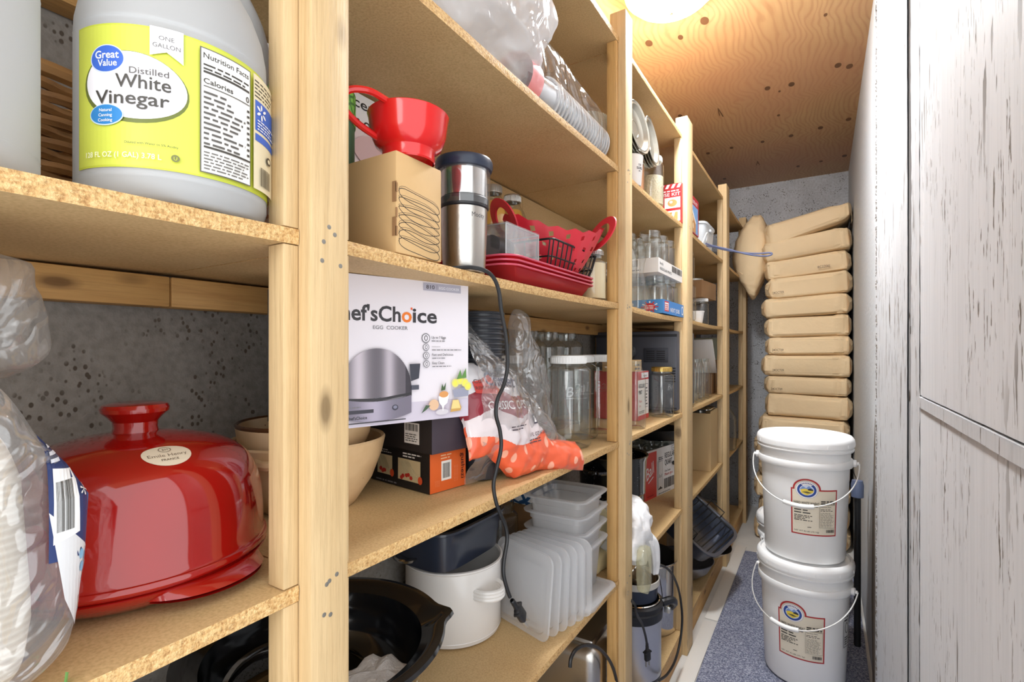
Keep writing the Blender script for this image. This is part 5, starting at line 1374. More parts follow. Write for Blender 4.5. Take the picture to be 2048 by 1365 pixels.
P = Print(); P.rect(0, 0, .125, .170, sr(232, 226, 220)); P.rect(0, .140, .125, .170, sr(196, 66, 66)); P.rect(.04, .146, .12, .165, C_WH); P.text(.08, .150, '440-9000', .010, K, 'C', .004); P.rect(0, 0, .125, .016, sr(206, 60, 58))
P.text(.010, .112, 'REGULAR', .020, K, 'L', .012, w=.062); P.text(.010, .090, 'PINT', .020, K, 'L', .012, w=.036); P.text(.012, .062, 'Mason', .013, sr(200, 74, 74), 'L'); P.text(.012, .046, 'Jars', .013, sr(200, 74, 74), 'L'); P.rect(.078, .040, .112, .125, GY); P.rect(.080, .042, .110, .123, sr(232, 226, 220)); P.lines(.083, .05, .108, .118, 6, K, .4, 1); P.lines(.01, .024, .075, .034, 2, K, .4, 7)
front(P, t, 'printed_face')
P = Print(); P.rect(0, 0, .16, .170, sr(204, 66, 66)); P.text(.09, .09, 'Ball', .05, C_WH, 'C', .01, shear=.3); side(P, t, 'red_end', .16)
t = carton('small_tan_carton', 'small tan carton lying on the pint jar carton', 'box', (-.550, 1.640, L_ + .1705), 0, (.10, .125, .040), CARD)
P = Print(); P.lines(.05, .006, .115, .032, 2, K, .5, 3); front(P, t, 'small_print')
t = thing('wire_whisk_coil', 'small coil of dark wire on the small tan carton', 'wire coil', (-.575, 1.69, L_ + .2115))
g = G(); g.tube([(.018 * math.cos(k * .6), .030 * math.cos(k * .21), .026 + .024 * math.sin(k * .6)) for k in range(120)], .0022, 6); g.build('coil', BLACKP, t)
make('bottle', J_BOTTLE, (-.500, 1.545, L_), 0, 'clear bottle at the shelf edge in front of the red carton end', None, scale=(.95, .95, 1.05))
# ---- lower shelf: speckled canner, quart carton, pans
t = thing('canner_pot', 'tall black speckled enamel canner behind the second post', 'pot', (-.610, 1.632, L2))
g = G(); g.lathe([(0, 0), (.097, 0), (.103, .004), (.105, .012), (.105, .135), (.110, .142), (.110, .165), (.114, .250), (.119, .262), (.120, .266), (.117, .268), (.112, .262), (.106, .16), (.101, .010), (0, .008)], 64); g.build('pot_body', SPECK, t)
for s in (R(80), R(260)):
    g = G(); g.tube([((.110 + .030 * math.sin(PI * k / 10)) * math.cos(s + (k - 5) * .075), (.110 + .030 * math.sin(PI * k / 10)) * math.sin(s + (k - 5) * .075), .222) for k in range(11)], .008, 8); g.build('loop_handle', SPECK, t)
t = thing('quart_jar_carton', 'open white and red regular quart jar carton full of glass jars', 'box', (-.612, 2.012, L2), R(-11))
bw, bl, bh = .20, .315, .200
g = G(); open_box(g, bw, bl, bh); g.build('carton_body', WHITEC, t, flat=True)
P = Print(); P.rect(0, 0, bl, bh, sr(226, 222, 220)); P.rect(0, 0, .098, .192, sr(214, 62, 56)); P.text(.050, .096, 'Ball', .068, C_WH, 'C', .006, w=.084, shear=.4, rot=.42); P.poly([(.026, .066), (.068, .086), (.068, .091), (.026, .071)], C_WH); P.rect(.015, .010, .070, .016, sr(180, 40, 40))
P.text(.172, .150, 'REGULAR', .032, K, 'L', .016, w=.098); P.text(.172, .120, 'QUART', .032, K, 'L', .016, w=.072); P.text(.172, .090, 'One Dozen', .013, K, 'L', w=.055); P.text(.172, .074, 'Mason Jars', .017, sr(200, 60, 56), 'L', w=.075); P.bars(.165, .020, .275, .062, K, 9); P.rect(.240, .176, .310, .196, GY); P.rect(.242, .178, .308, .194, sr(226, 222, 220)); P.text(.275, .181, '1440061200', .010, K, 'C', w=.055)
P.poly([(.108, .025), (.150, .025), (.150, .145), (.108, .145)], GY); P.poly([(.110, .027), (.148, .027), (.148, .143), (.110, .143)], sr(218, 214, 212)); P.lines(.112, .150, .155, .165, 2, K, .5, 1); P.text(.129, .075, 'Ball', .02, GY, 'C', shear=.3); P.poly([(.108, .025), (.129, .038), (.150, .025)], K); P.lines(.112, .006, .29, .012, 1, K, .4, 2)
front(P, t, 'printed_face')
P = Print(); P.rect(0, 0, bw, bh, sr(222, 216, 212)); P.rect(.09, 0, bw, .19, sr(214, 62, 56)); side(P, t, 'printed_end', bw)
M3 = Matrix.Translation((-.612, 2.012, L2)) @ Matrix.Rotation(R(-11), 4, 'Z')
for i in range(2):
    for j in range(3):
        make('quart', J_QUART, M3 @ Vector((-.054 - .094 * i, .055 + .1 * j, .0035)), R(23 * (i + j)), 'open quart jar standing in the white and red quart carton', 'quart jars in the carton', scale=(.93, .93, 1.22))
def fry(r, h, m, hl=.17, name='frying_pan'):
    def f():
        t = thing(name, 'x', 'pan')
        g = G(); g.lathe([(0, 0), (r * .78, 0), (r * .84, .003), (r * .98, h * .9), (r, h), (r * .99, h + .002), (r * .96, h * .95), (r * .83, .006), (0, .004)], 48); g.build('pan_body', m, t, sharp=50)
        g = G(); g.tube([(r * .96, 0, h * .8), (r + .03, 0, h * .95), (r + hl, 0, h + .022)], .009, 8); g.build('pan_handle', m, t); return t
    return f
for k, (w, dz, rz) in enumerate((('lowest', 0, -70), ('second', .052, -62), ('third', .104, -75), ('highest', .156, -66))):
    make('fry', fry(.115, .045, IRON), (-.690, 2.50 + .004 * k, L2 + dz), R(rz), f'black frying pan behind the third post, {w} of the stack of four', 'stacked frying pans')
t = thing('pan_cover', 'steel pan lid with a black knob on the highest frying pan', 'pot lid', (-.690, 2.512, L2 + .206))
g = G(); g.lathe([(.112, 0), (.114, .003), (.09, .016), (.05, .026), (0, .030)], 48); g.build('steel_dome', CHROME, t); g = G(); g.lathe([(.009, .029), (.009, .040), (.021, .047), (.018, .056), (0, .058)], 20); g.build('knob', BLACKP, t)
# ---- white bag with a yellow pouch hanging over the edge
t = thing('white_grocery_bag', 'white plastic grocery bag drooping over the lower shelf edge past the post', 'bag', (-.480, 1.425, L2))
g = G()
superell(g, (-.02, .0, .088), (.135, .145, .165), .75, .75, 80, 50, warp=lambda p, x, y, z: (p.x + .02 * max(0, -z), p.y + .012 * z, p.z), amp=.020, freq=17, seed=4, flat=-.083)
g.build('bag_film', mat('white_bag_film', sr(226, 226, 228), .38, bump=.5, bscale=30), t, sharp=180)
g = G()
def tail(u, v):
    a = 2 * PI * u; c = spline([(.030, .020, .085), (.052, .035, .055), (.056, .055, .0), (.055, .066, -.035), (.055, .068, -.052)], 6); i = min(len(c) - 1, int(v * (len(c) - 1) + .001)); q = c[i]
    r = (.030 * (1 - .55 * v) if v < .97 else .006) * (1 + .22 * math.sin(5 * a + 3 * v)); return (q.x + r * math.cos(a) * .7, q.y + r * math.sin(a), q.z)
g.grid(tail, 40, 24, cu=True, capped=True); g.build('bag_tail', _mc['white_bag_film'], t, sharp=180)
t = thing('yellow_pouch', 'pale yellow clear pouch hanging under the white grocery bag', 'pouch', (-.427, 1.372, L2))
g = G(); superell(g, (.006, 0, .012), (.030, .060, .115), .35, .5, 36, 24, warp=lambda p, x, y, z: (p.x, p.y * (1 + .25 * min(0, z)), p.z - .012 * (1 - abs(y)) * (z < 0)), amp=.003, freq=30, seed=7); g.build('pouch_body', thin('yellow_film', (.93, .92, .78), (.75, .73, .6), .2, .10, .5, milky=.20, mcol=(.86, .84, .66)), t)
t = thing('yellow_package', 'flat cream and yellow package on the lower shelf behind the second post', 'package', (-.60, 1.335, L2))
g = G(); superell(g, (0, 0, .025), (.17, .15, .05), .4, .5, 40, 16, amp=.005, freq=22, seed=2, flat=-.025); g.build('package_film', mat('cream_film', sr(226, 208, 160), .35), t)
t = thing('yellow_sack', 'plump pale yellow sack above the flat package behind the second post', 'sack', (-.60, 1.335, L2 + .052))
g = G(); superell(g, (0, 0, .06), (.15, .14, .12), .6, .6, 40, 20, amp=.008, freq=18, seed=12, flat=-.06); g.build('sack_film', mat('pale_yellow_film', sr(226, 214, 168), .35), t)
t = thing('patterned_cloth', 'folded white cloth with blue pattern behind the food containers', 'cloth', (-.74, 1.30, L2 + .172 + .001))
def bluepat():
    m, nt, b = nodes_of('blue_patterned_cloth'); v = tex(nt, 'Voronoi', 30.0, coord(nt), feature='DISTANCE_TO_EDGE')
    nt.links.new(ramp(nt, v.outputs['Distance'], [(0, sr(30, 70, 110)), (.12, sr(40, 90, 140)), (.16, sr(232, 232, 232))]), b.inputs['Base Color']); b.inputs['Roughness'].default_value = .9; return m
g = G(); superell(g, (0, 0, .03), (.12, .16, .06), .4, .5, 30, 12, amp=.004, freq=14, seed=3, flat=-.03); g.build('folded_cloth', bluepat(), t)
t['label'] = 'folded white cloth with blue pattern on a box behind the food containers'
t = carton('cloth_box', 'plain brown box behind the food containers, a patterned cloth on it', 'box', (-.68, 1.245, L2), 0, (.13, .13, .172), CARD_D)
# ---- bottom shelf: pressure cooker with a strainer, stockpot
pcx = Vector((-.545, 1.655, BOT))
t = thing('pressure_cooker', 'round steel electric pressure cooker with black collar and side handles', 'pressure cooker', pcx)
g = G(); g.lathe([(0, 0), (.080, 0), (.090, .004), (.092, .012), (.092, .018), (0, .018)], 48); g.build('base', BLACKP, t)
g = G(); g.lathe([(.0905, .017), (.0915, .020), (.0915, .200), (.090, .202)], 64); g.build('steel_shell', mat('satin_steel', sr(196, 198, 206), .36, .85), t)
g = G(); g.lathe([(.0915, .200), (.0960, .204), (.0970, .230), (.093, .234), (.093, .240), (.0985, .243), (.0985, .252), (.090, .257), (.086, .252), (.084, .12), (0, .12)], 64); g.build('black_collar', BLACKP, t)
g = G(); g.lathe([(.0865, .254), (.088, .259), (.085, .261), (.083, .256)], 56); g.build('pot_rim', CHROME, t)
for s in (R(36), R(216)):
    g = G(); g.tube(spline([(.094 * math.cos(s - .35), .094 * math.sin(s - .35), .246), (.125 * math.cos(s - .2), .125 * math.sin(s - .2), .250), (.142 * math.cos(s), .142 * math.sin(s), .228), (.138 * math.cos(s + .12), .138 * math.sin(s + .12), .206)], 5), .013, 10); g.build('side_handle', BLACKP, t)
    g = G(); g.box((.120 * math.cos(s), .120 * math.sin(s), .208), (.022, .022, .024), 0, .004); g.build('latch', SILV, t)
t = thing('strainer_pan', 'grey-banded round strainer pan stacked on the steel pressure cooker', 'pan', pcx + Vector((.0, .0, .2625)))
g = G(); g.lathe([(.070, 0), (.078, .002), (.080, .030), (.084, .046), (.086, .047)], 56); g.build('dark_wall', NAVYP, t)
g = G(); g.lathe([(.085, .046), (.0865, .048), (.0865, .066), (.0845, .068), (.0825, .064)], 56); g.build('pale_band', mat('pale_grey_plastic', sr(196, 192, 184), .4), t)
g = G(); g.lathe([(.0825, .064), (.076, .030), (.05, .012), (.03, .010), (0, .012)], 48); g.lathe([(.045, .014), (.048, .030), (.052, .014)], 40); g.build('steel_basin', CHROME, t, sharp=60)
t = thing('steel_stockpot', 'large steel stockpot with a black inside on the bottom shelf', 'pot', (-.612, 1.990, BOT))
g = G(); g.lathe([(0, 0), (.120, 0), (.128, .004), (.130, .015), (.130, .262), (.134, .268), (.1335, .272)], 64); g.build('steel_wall', CHROME, t)
g = G(); g.lathe([(.1335, .272), (.129, .268), (.127, .02), (.12, .012), (0, .010)], 56); g.build('black_inside', mat('dark_nonstick', sr(52, 50, 46), .4), t)
for s in (R(95), R(275)):
    g = G(); g.tube([((.129 + .032 * math.sin(PI * k / 10)) * math.cos(s + (k - 5) * .06), (.129 + .032 * math.sin(PI * k / 10)) * math.sin(s + (k - 5) * .06), .235) for k in range(11)], .006, 8); g.build('loop_handle', CHROME, t)
pl = [(1262, 1212), (1270, 1228), (1280, 1246), (1287, 1268), (1291, 1288)]
pts = [at(a, b, x=-.441) for a, b in pl]; pts = [Vector((-.52, 1.352, pts[0].z + .012)), Vector((-.47, 1.345, pts[0].z + .012))] + [Vector((-.4365, max(p.y, 1.335), p.z)) for p in pts]
t, o = cord_thing('hanging_plug_cord', 'short black cord and two-pin plug hanging in front of the pressure cooker', pts, .0036)
plug(t, o, pts[-1] + Vector((0, .002, -.018)), Vector((0.02, .04, -1)), R(90))
pl = [(1318, 1130), (1332, 1136), (1346, 1152), (1357, 1180), (1363, 1215), (1364, 1250), (1359, 1290), (1349, 1325), (1334, 1350), (1318, 1362)]
cord_thing('cooker_cord', 'long black cord looping beside the third post down the pressure cooker', [at(a, b, x=-.440) for a, b in pl], .0042)
# ================================================================== fourth bay
BINM = mat('pale_bin_plastic', sr(214, 218, 222), .4)
def binbox(name, label, loc, size, m):
    t = thing(name, label, 'bin', loc); x, y, h = size
    g = G()
    def f(u, v):
        pr = [(0, .003), (.86, .003), (.90, .008), (1, h - .012), (1.05, h - .010), (1.05, h), (.985, h), (.97, h - .012), (.88, .010), (0, .008)]
        k = v * (len(pr) - 1); i = min(int(k), len(pr) - 2); q = k - i; s = pr[i][0] + (pr[i + 1][0] - pr[i][0]) * q; z = pr[i][1] + (pr[i + 1][1] - pr[i][1]) * q
        a = 2 * PI * u; ca, sa = math.cos(a), math.sin(a); w = (abs(ca) ** 7 + abs(sa) ** 7) ** (-1 / 7); return (x / 2 * s * ca * w, y / 2 * s * sa * w, z)
    g.grid(f, 56, 28, cu=True); g.build('bin_wall', m, t, sharp=45)
    g = G(); g.box((x / 2 + .004, 0, h - .030), (.010, .07, .012), 0, .003); g.build('grip', m, t); return t
binbox('storage_bin', 'pale plastic storage bin with a grip on the top shelf past the red kit box', (-.560, 2.640, T), (.17, .26, .125), BINM)
binbox('grey_bin', 'taller grey plastic bin behind the pale bin on the top shelf', (-.720, 2.560, T), (.13, .24, .190), mat('grey_bin_plastic', sr(150, 158, 172), .45))
STR = mat('grey_blue_strap', sr(92, 98, 128), .4)
sp = [(-.47, 2.50, T + .012), (-.44, 2.53, T + .002), (-.38, 2.56, T - .015), (-.30, 2.60, T - .040), (-.235, 2.63, T - .050), (-.205, 2.645, T - .044), (-.212, 2.66, T - .032), (-.27, 2.655, T - .030), (-.34, 2.63, T - .022), (-.41, 2.60, T - .005), (-.45, 2.58, T + .008), (-.48, 2.56, T + .012)]
cord_thing('strap_loop', 'grey-blue cord loop sticking out from the top shelf into the aisle', [Vector(p) for p in sp], .0042, STR)
t = thing('bent_wire', 'pale bent wire loop standing at the shelf edge before the pale bin', 'wire', (-.48, 2.46, T))
g = G(); g.tube(spline([(0, 0, .004), (.01, .03, .05), (.01, .08, .07), (.0, .11, .045), (-.02, .10, .012), (-.03, .05, .004)], 8), .0035, 8); g.build('bent_wire', WHITEP, t)
# middle shelf
make('quart', J_QUART, (-.505, 2.235, M_), R(50), 'lower empty glass jar just past the third post', None, scale=(.95, .95, 1.0))
make('pint', J_PINT, (-.505, 2.235, M_ + .1725), R(20), 'small glass jar stacked on the empty jar just past the third post', None, scale=(1, 1, .95))
t = thing('paper_cup', 'short white paper cup standing in front of a small glass jar', 'cup', (-.505, 2.455, M_))
g = G(); g.lathe([(0, 0), (.027, 0), (.028, .002), (.036, .052), (.0375, .053), (.036, .055), (.034, .052), (.027, .004)], 36); g.build('cup_wall', WHITEC, t)
make('pint', J_PINT, (-.585, 2.480, M_), R(70), 'small open glass jar behind the short white paper cup', None)
make('plainwhite', J_PLAIN_WHITE, (-.525, 2.655, M_), 0, 'white-lidded glass jar under the brown carton next to the fourth post', None)
make('pint', J_PINT, (-.600, 2.760, M_), R(10), 'small glass jar hidden behind the white-lidded jar under the brown carton', None)
t = carton('brown_carton', 'brown carton with its flap open resting on two small jars', 'box', (-.500, 2.560, M_ + .1325), R(-6), (.17, .24, .085), CARD_D)
t = thing('round_tin_lid', 'shallow round tin lying on the brown carton near the fourth post', 'tin', (-.560, 2.66, M_ + .2185))
g = G(); g.lathe([(0, 0), (.045, 0), (.047, .004), (.047, .014), (.044, .016), (0, .015)], 36); g.build('tin_body', SILV, t)
# lower-middle shelf
t = carton('flat_tan_carton', 'upright flat tan carton at the shelf edge just past the third post', 'box', (-.470, 2.155, L_), 0, (.16, .032, .315), mat('tan_card', sr(178, 150, 122), .7))
t = carton('large_brown_carton', 'large brown carton at the back behind the row of glass bottles', 'box', (-.640, 2.40, L_), 0, (.17, .24, .335), mat('reddish_card', sr(158, 116, 82), .75))
t = carton('low_brown_carton', 'lower reddish brown carton beside the large one near the fourth post', 'box', (-.620, 2.66, L_), 0, (.19, .28, .205), mat('low_card', sr(150, 104, 66), .75))
t = carton('notched_white_carton', 'small white carton with a notched top wedged over the glass bottles', 'box', (-.595, 2.30, L_), 0, (.04, .11, .262), WHITEC)
t = thing('paper_sheaf', 'sheaf of printed papers leaning on the low brown carton', 'papers', (-.60, 2.90, L_ + .206), rot=(R(-52), 0, 0))
g = G(); g.span((-.10, -.115, 0), (.10, .115, .010), 0, .0015); g.build('sheets', WHITEC, t)
P = Print(); P.lines(.01, .01, .19, .22, 22, GY, .35, 4, .3); P.plane('printed_text', t, (-.1, -.115, .0102), (1, 0, 0), (0, 1, 0))
for k in range(6):
    make('bottle2', J_BOTTLE, (-.515 - .004 * (k % 2), 2.315 + .085 * k, L_), R(15 * k), f'clear glass bottle in the row at the shelf edge, {("nearest", "second", "third", "fourth", "fifth", "farthest")[k]} of six', 'row of clear bottles')
# lower shelf: tall box with rolls, rack
t = thing('tall_card_box', 'tall open tan card box next to the fourth post, holding foil rolls', 'box', (-.480, 2.680, L2))
g = G(); x, y, h = .22, .185, .305
open_box(g, x, y, h, .003, 0, h - .012); g.build('box_walls', mat('kraft_board', sr(196, 166, 120), .7), t, flat=True)
def roll():
    t = thing('foil_roll', 'x', 'roll'); g = G(); g.lathe([(0, 0), (.018, 0), (.018, .30), (.012, .30), (.012, .29), (0, .29)], 24); g.build('roll_body', SILV, t); return t
for k in range(4): make('roll', roll, (-.520 - .045 * (k % 2), 2.725 + .045 * (k // 2) , L2 + .0035), 0, 'grey foil roll standing in the tall tan card box', 'foil rolls', rot=(0, R(-4), 0))
t = thing('baking_rack', 'small steel baking rack lying across the tall card box', 'rack', (-.575, 2.765, L2 + .3065))
g = G(); g.tube(rrect(.085, .075, .004, 6, .015), .004, 8, 0, True); 
for k in range(7): g.tube([(-.08 + .027 * k, -.075, .004), (-.08 + .027 * k, .075, .004)], .0022, 6)
g.build('rack_wires', CHROME, t)
make('fry', fry(.115, .045, IRON), (-.640, 2.28, L2 + .218), R(98), 'black frying pan lying across the jars of the quart carton', None)
# bottom shelf: roasting pan with its rack, tilted towards the aisle
rp = thing('roasting_pan', 'dark grey roasting pan tipped up on the bottom shelf, jutting into the aisle', 'roasting pan', (-.520, 2.520, BOT + .235), rot=(0, R(36), R(-8)))
g = G()
def ro_(u, v):
    pr = [(0, .0), (.82, .0), (.88, .005), (.97, .072), (1.05, .076), (1.05, .080), (.96, .080), (.945, .072), (.865, .010), (0, .005)]
    k = v * (len(pr) - 1); i = min(int(k), len(pr) - 2); q = k - i; s = pr[i][0] + (pr[i + 1][0] - pr[i][0]) * q; z = pr[i][1] + (pr[i + 1][1] - pr[i][1]) * q
    a = 2 * PI * u; ca, sa = math.cos(a), math.sin(a); w = (abs(ca) ** 5 + abs(sa) ** 5) ** (-1 / 5); return (.150 * s * ca * w, .205 * s * sa * w, z - .04)
g.grid(ro_, 80, 28, cu=True); g.build('pan_body', mat('roaster_grey', sr(70, 76, 92), .3, .3, coat=.3), rp, sharp=50)
rk = thing('roasting_rack', 'black wire roasting rack lying in the tipped roasting pan', 'rack', Matrix.Translation((-.520, 2.520, BOT + .235)) @ Matrix.Rotation(R(-8), 4, 'Z') @ Matrix.Rotation(R(36), 4, 'Y') @ Vector((0, 0, .030)), rot=(0, R(36), R(-8)))
g = G(); g.tube(rrect(.132, .185, .004, 8, .03), .004, 8, 0, True)
for k in range(9):
    x = -.110 + .0275 * k
    g.tube(spline([(x, -.185, .004), (x, -.13, -.018), (x, 0, -.026), (x, .13, -.018), (x, .185, .004)], 6), .0026, 6)
for s in (-1, 1):
    g.tube([(-.04, s * .185, .004), (-.04, s * .188, .045), (.04, s * .188, .045), (.04, s * .185, .004)], .003, 6)
g.build('rack_wires', RUBBER, rk)
t = thing('steel_bowl', 'wide brushed steel bowl under the tipped roasting pan', 'bowl', (-.575, 2.50, BOT))
g = G(); g.lathe([(0, 0), (.06, 0), (.075, .004), (.115, .035), (.138, .080), (.142, .082), (.139, .084), (.113, .040), (.07, .008), (0, .005)], 56); g.build('bowl_body', mat('worn_steel', sr(168, 170, 178), .35, .9, bump=.2, bscale=90), t)
t = thing('wide_wok', 'black-lined steel wok propped between the steel bowl and the roasting pan', 'wok', (-.530, 2.590, BOT + .112), rot=(0, R(14), 0))
g = G(); g.lathe([(0, -.024), (.06, -.022), (.11, .005), (.150, .050), (.1525, .052)], 56); g.build('outer_shell', STEEL, t)
g = G(); g.lathe([(.1525, .052), (.148, .049), (.108, .007), (.05, -.018), (0, -.020)], 56); g.build('black_lining', IRON, t)
t = thing('red_capped_bottle', 'clear bottle with a red cap lying behind the roasting pan', 'bottle', (-.66, 2.74, BOT + .001))
g = G(); g.lathe([(0, 0), (.05, 0), (.055, .005), (.055, .21), (.04, .25), (.018, .285), (.018, .30)], 32); g.build('bottle_body', FROST, t)
g = G(); g.lathe([(0, .30), (.021, .30), (.021, .328), (0, .329)], 24); g.build('cap', mat('red_cap', sr(206, 48, 46), .4), t)
P = Print(); P.rect(0, 0, .12, .09, sr(226, 214, 206)); P.lines(.01, .01, .11, .08, 7, K, .4, 3); P.wrap('paper_label', t, .0552, R(-70), .08, step=.01)
t['label'] = 'clear bottle with a red cap standing behind the roasting pan'
# ================================================================== fifth bay
t = thing('gallon_bottle', 'tall empty glass gallon bottle alone on the last lower shelf', 'bottle', (-.515, 3.33, L2))
g = G(); g.lathe([(0, .006), (.05, .004), (.058, .002), (.066, .012), (.066, .185), (.060, .215), (.040, .245), (.025, .262), (.023, .280), (.026, .284), (.026, .300), (.022, .302)], 36); g.build('glass_body', GLASS, t, sharp=70)
t = carton('slim_brown_carton', 'slim brown carton standing past the fourth post, lit from the aisle', 'box', (-.52, 2.985, L_), 0, (.20, .10, .190), CARD_D)
t = thing('card_folder', 'printed card folder leaning above the slim brown carton', 'folder', (-.60, 3.03, L_ + .191), rot=(R(70), 0, 0))
g = G(); g.span((-.09, -.001, -.006), (.09, .13, .006), 0, .001); g.build('folder_sheet', mat('pale_green_card', sr(206, 212, 190), .6), t)
# ================================================================== flour sacks against the end wall
KL = mat('sack_print_ink', sr(92, 70, 48), .7)
KR2 = KRAFT
def sack(label, c, size, tilt=0.0, roll=0.0, seed=0, code=None, cx=-.12, rz=0.0, warp2=None, group='stacked flour sacks'):
    t = thing('flour_sack', label, 'sack', c, 0, group, rot=(roll, tilt, rz))
    L, D, Hh = size
    rg = random.Random(seed); fold = rg.uniform(-.25, .1); fs = rg.uniform(.006, .016); cl = rg.uniform(.025, .045); cr = rg.uniform(.015, .04)
    def wf(p, x, y, z):
        e = abs(p.x) / (L / 2); dl = cl if p.x < 0 else cr
        k = max(0, (abs(p.x) - (L / 2 - dl)) / dl)                       # folded-in end: faces slope to a narrower tip
        q = Vector((p.x, p.y * (1 - .10 * k), p.z * (1 - .42 * k)))
        if warp2: q = Vector(warp2(q, e))
        q.z += (.0065 * nz((q.x, q.y * .6, z), 11, seed) + .0045 * nz((q.x, q.y, z), 26, seed + 4)) * (1 if z > 0 else .5)
        if y < 0:
            q.y += fs * max(0, fold - z) / .8 + fs * .8 * max(0, z - fold) ** 1.5 * .6
            q.y += .008 * (1 - 2.5 * abs(nz((q.x * .6, z * .06, seed), 17, seed + 3))) + .0055 * (1 - 2.5 * abs(nz((q.x + z * .05, z * .08, seed), 33, seed + 8)))
        return q
    g = G(); superell(g, (0, 0, 0), size, .20, .14, 150, 44, warp=wf)
    b = g.build('sack_body', KRAFT, t, sharp=28)
    for s in (-1, 1):     # folded paper tuck at each end
        g = G(); x0 = s * L / 2; dl = cl if s < 0 else cr
        g.add([(x0 - s * dl, -D * .475, Hh * .36), (x0 - s * .004, -D * .42, Hh * .10), (x0 - s * .006, -D * .42, -Hh * .16), (x0 - s * dl * .9, -D * .470, -Hh * .36), (x0 - s * dl * .55, -D * .485, -Hh * .02)], [(0, 1, 4), (1, 2, 4), (2, 3, 4)])
        g.build('paper_tuck', KRAFT, t, flat=True)
    if code:
        P = Print(.0004); P.text(0, 0, code, .020, sr(96, 72, 48), 'C', .004, w=.062)
        P._mk('date_stamp', b, lambda p: Vector((cx + p[0], -D / 2 - .0095, -Hh * .26 + p[1])), .02)
    return t
edges = [469, 511, 550, 592, 632, 674, 711, 754, 792, 838]
zs = [1.19 - (e - 700) * .00302 for e in edges]
names = ['topmost flat flour sack under the lopsided one', 'second flat flour sack of the tall stack', 'third flat flour sack, stamped near its left end', 'fourth flat flour sack of the tall stack', 'fifth flat flour sack, smooth right end',
         'sixth flat flour sack, stamped near its left end', 'seventh flat flour sack, a crease along its middle', 'eighth flat flour sack with two stamps', 'ninth flat flour sack, just above the partly hidden one']
codes = [None, '8C2206J', '24OCT09', None, None, '24OCT09', '24OCT09', '24OCT09', None]
cxs = [0, .09, -.155, 0, 0, -.155, -.14, -.155, 0]
tl = [-7, -5, -3.5, -2.5, -1, -.5, 0, .5, 1]
for i in range(9):
    h = zs[i] - zs[i + 1]; L = .475 + (.012 if i % 3 == 0 else -.006)
    sack('kraft paper ' + names[i], (-.086 + .006 * ((i * 7) % 3 - 1), 3.815 + .008 * ((i * 5) % 3 - 1), (zs[i] + zs[i + 1]) / 2), (L, .64, h + .003), R(tl[i]), 0, i * 3.7, codes[i], cxs[i])
ztop = zs[9]; nlow = 6; hl = ztop / nlow
low = ['tenth flour sack, its top edge showing above the bucket lid', 'flour sack low in the stack, first below the bucket lid', 'flour sack low in the stack beside the upper bucket, gusset torn open', 'flour sack low in the stack behind the third bucket lid', 'flour sack low in the stack, second from the floor', 'lowest flour sack standing on the floor behind the buckets']
for k in range(nlow):
    L = .49 + .03 * (k % 2); sack('kraft paper ' + low[k], (-.105 - .012 * (k % 2), 3.80, ztop - hl * (k + .5)), (L, .64, hl - .001), R(1), 0, 60 + k * 5.1)
def floppy(q, e):
    x = q.x / .24
    q.z *= 1 - .55 * max(0, x - .25) ** 1.2
    q.z += .012 * nz((q.x, q.y, 0), 14, 3) + .050 * max(0, x) ** 2.4 - .012 * max(0, -x) + .012 * math.sin(3.0 * x)
    if x < -.55: q.z -= .035 * (-.55 - x) / .45 * (1 if q.z < .02 else .2)
    return q
sack('half-empty lopsided kraft flour sack lying on top of the tall stack', (-.085, 3.79, zs[0] + .072), (.475, .60, .135), R(-5), R(2), 91, None, 0, 0, floppy, None)
# upright sack wedged between the shelving and the stack
t = thing('upright_sack', 'kraft paper sack standing on its pointed end between shelving and stack', 'sack', (-.405, 3.66, 1.80))
PRW = [(-1, .22), (-.75, .46), (-.35, .88), (0, 1.0), (.35, .96), (.75, .66), (1, .40)]
def up(p, x, y, z):
    w = next(a[1] + (b[1] - a[1]) * (z - a[0]) / (b[0] - a[0]) for a, b in zip(PRW, PRW[1:]) if z <= b[0] + 1e-9)
    sh = .045 * max(0, z) - .004 + .02 * max(0, -z)
    return (p.x * w + sh, p.y * (1 - .25 * abs(z)), p.z + .012 * nz((p.x, p.y, 0), 9, 3))
g = G(); superell(g, (0, 0, 0), (.205, .28, .54), .55, .5, 90, 80, warp=up, amp=.008, freq=12, seed=14); g.build('sack_body', KRAFT, t, sharp=24)
g = G(); g.add([(.02, -.125, .10), (.075, -.105, .045), (.085, -.10, -.07), (.05, -.12, -.04)], [(0, 1, 2, 3)]); g.add([(-.075, -.12, -.085), (-.035, -.128, -.125), (-.02, -.12, -.105)], [(0, 1, 2)]); g.build('paper_fold', KRAFT, t, flat=True)
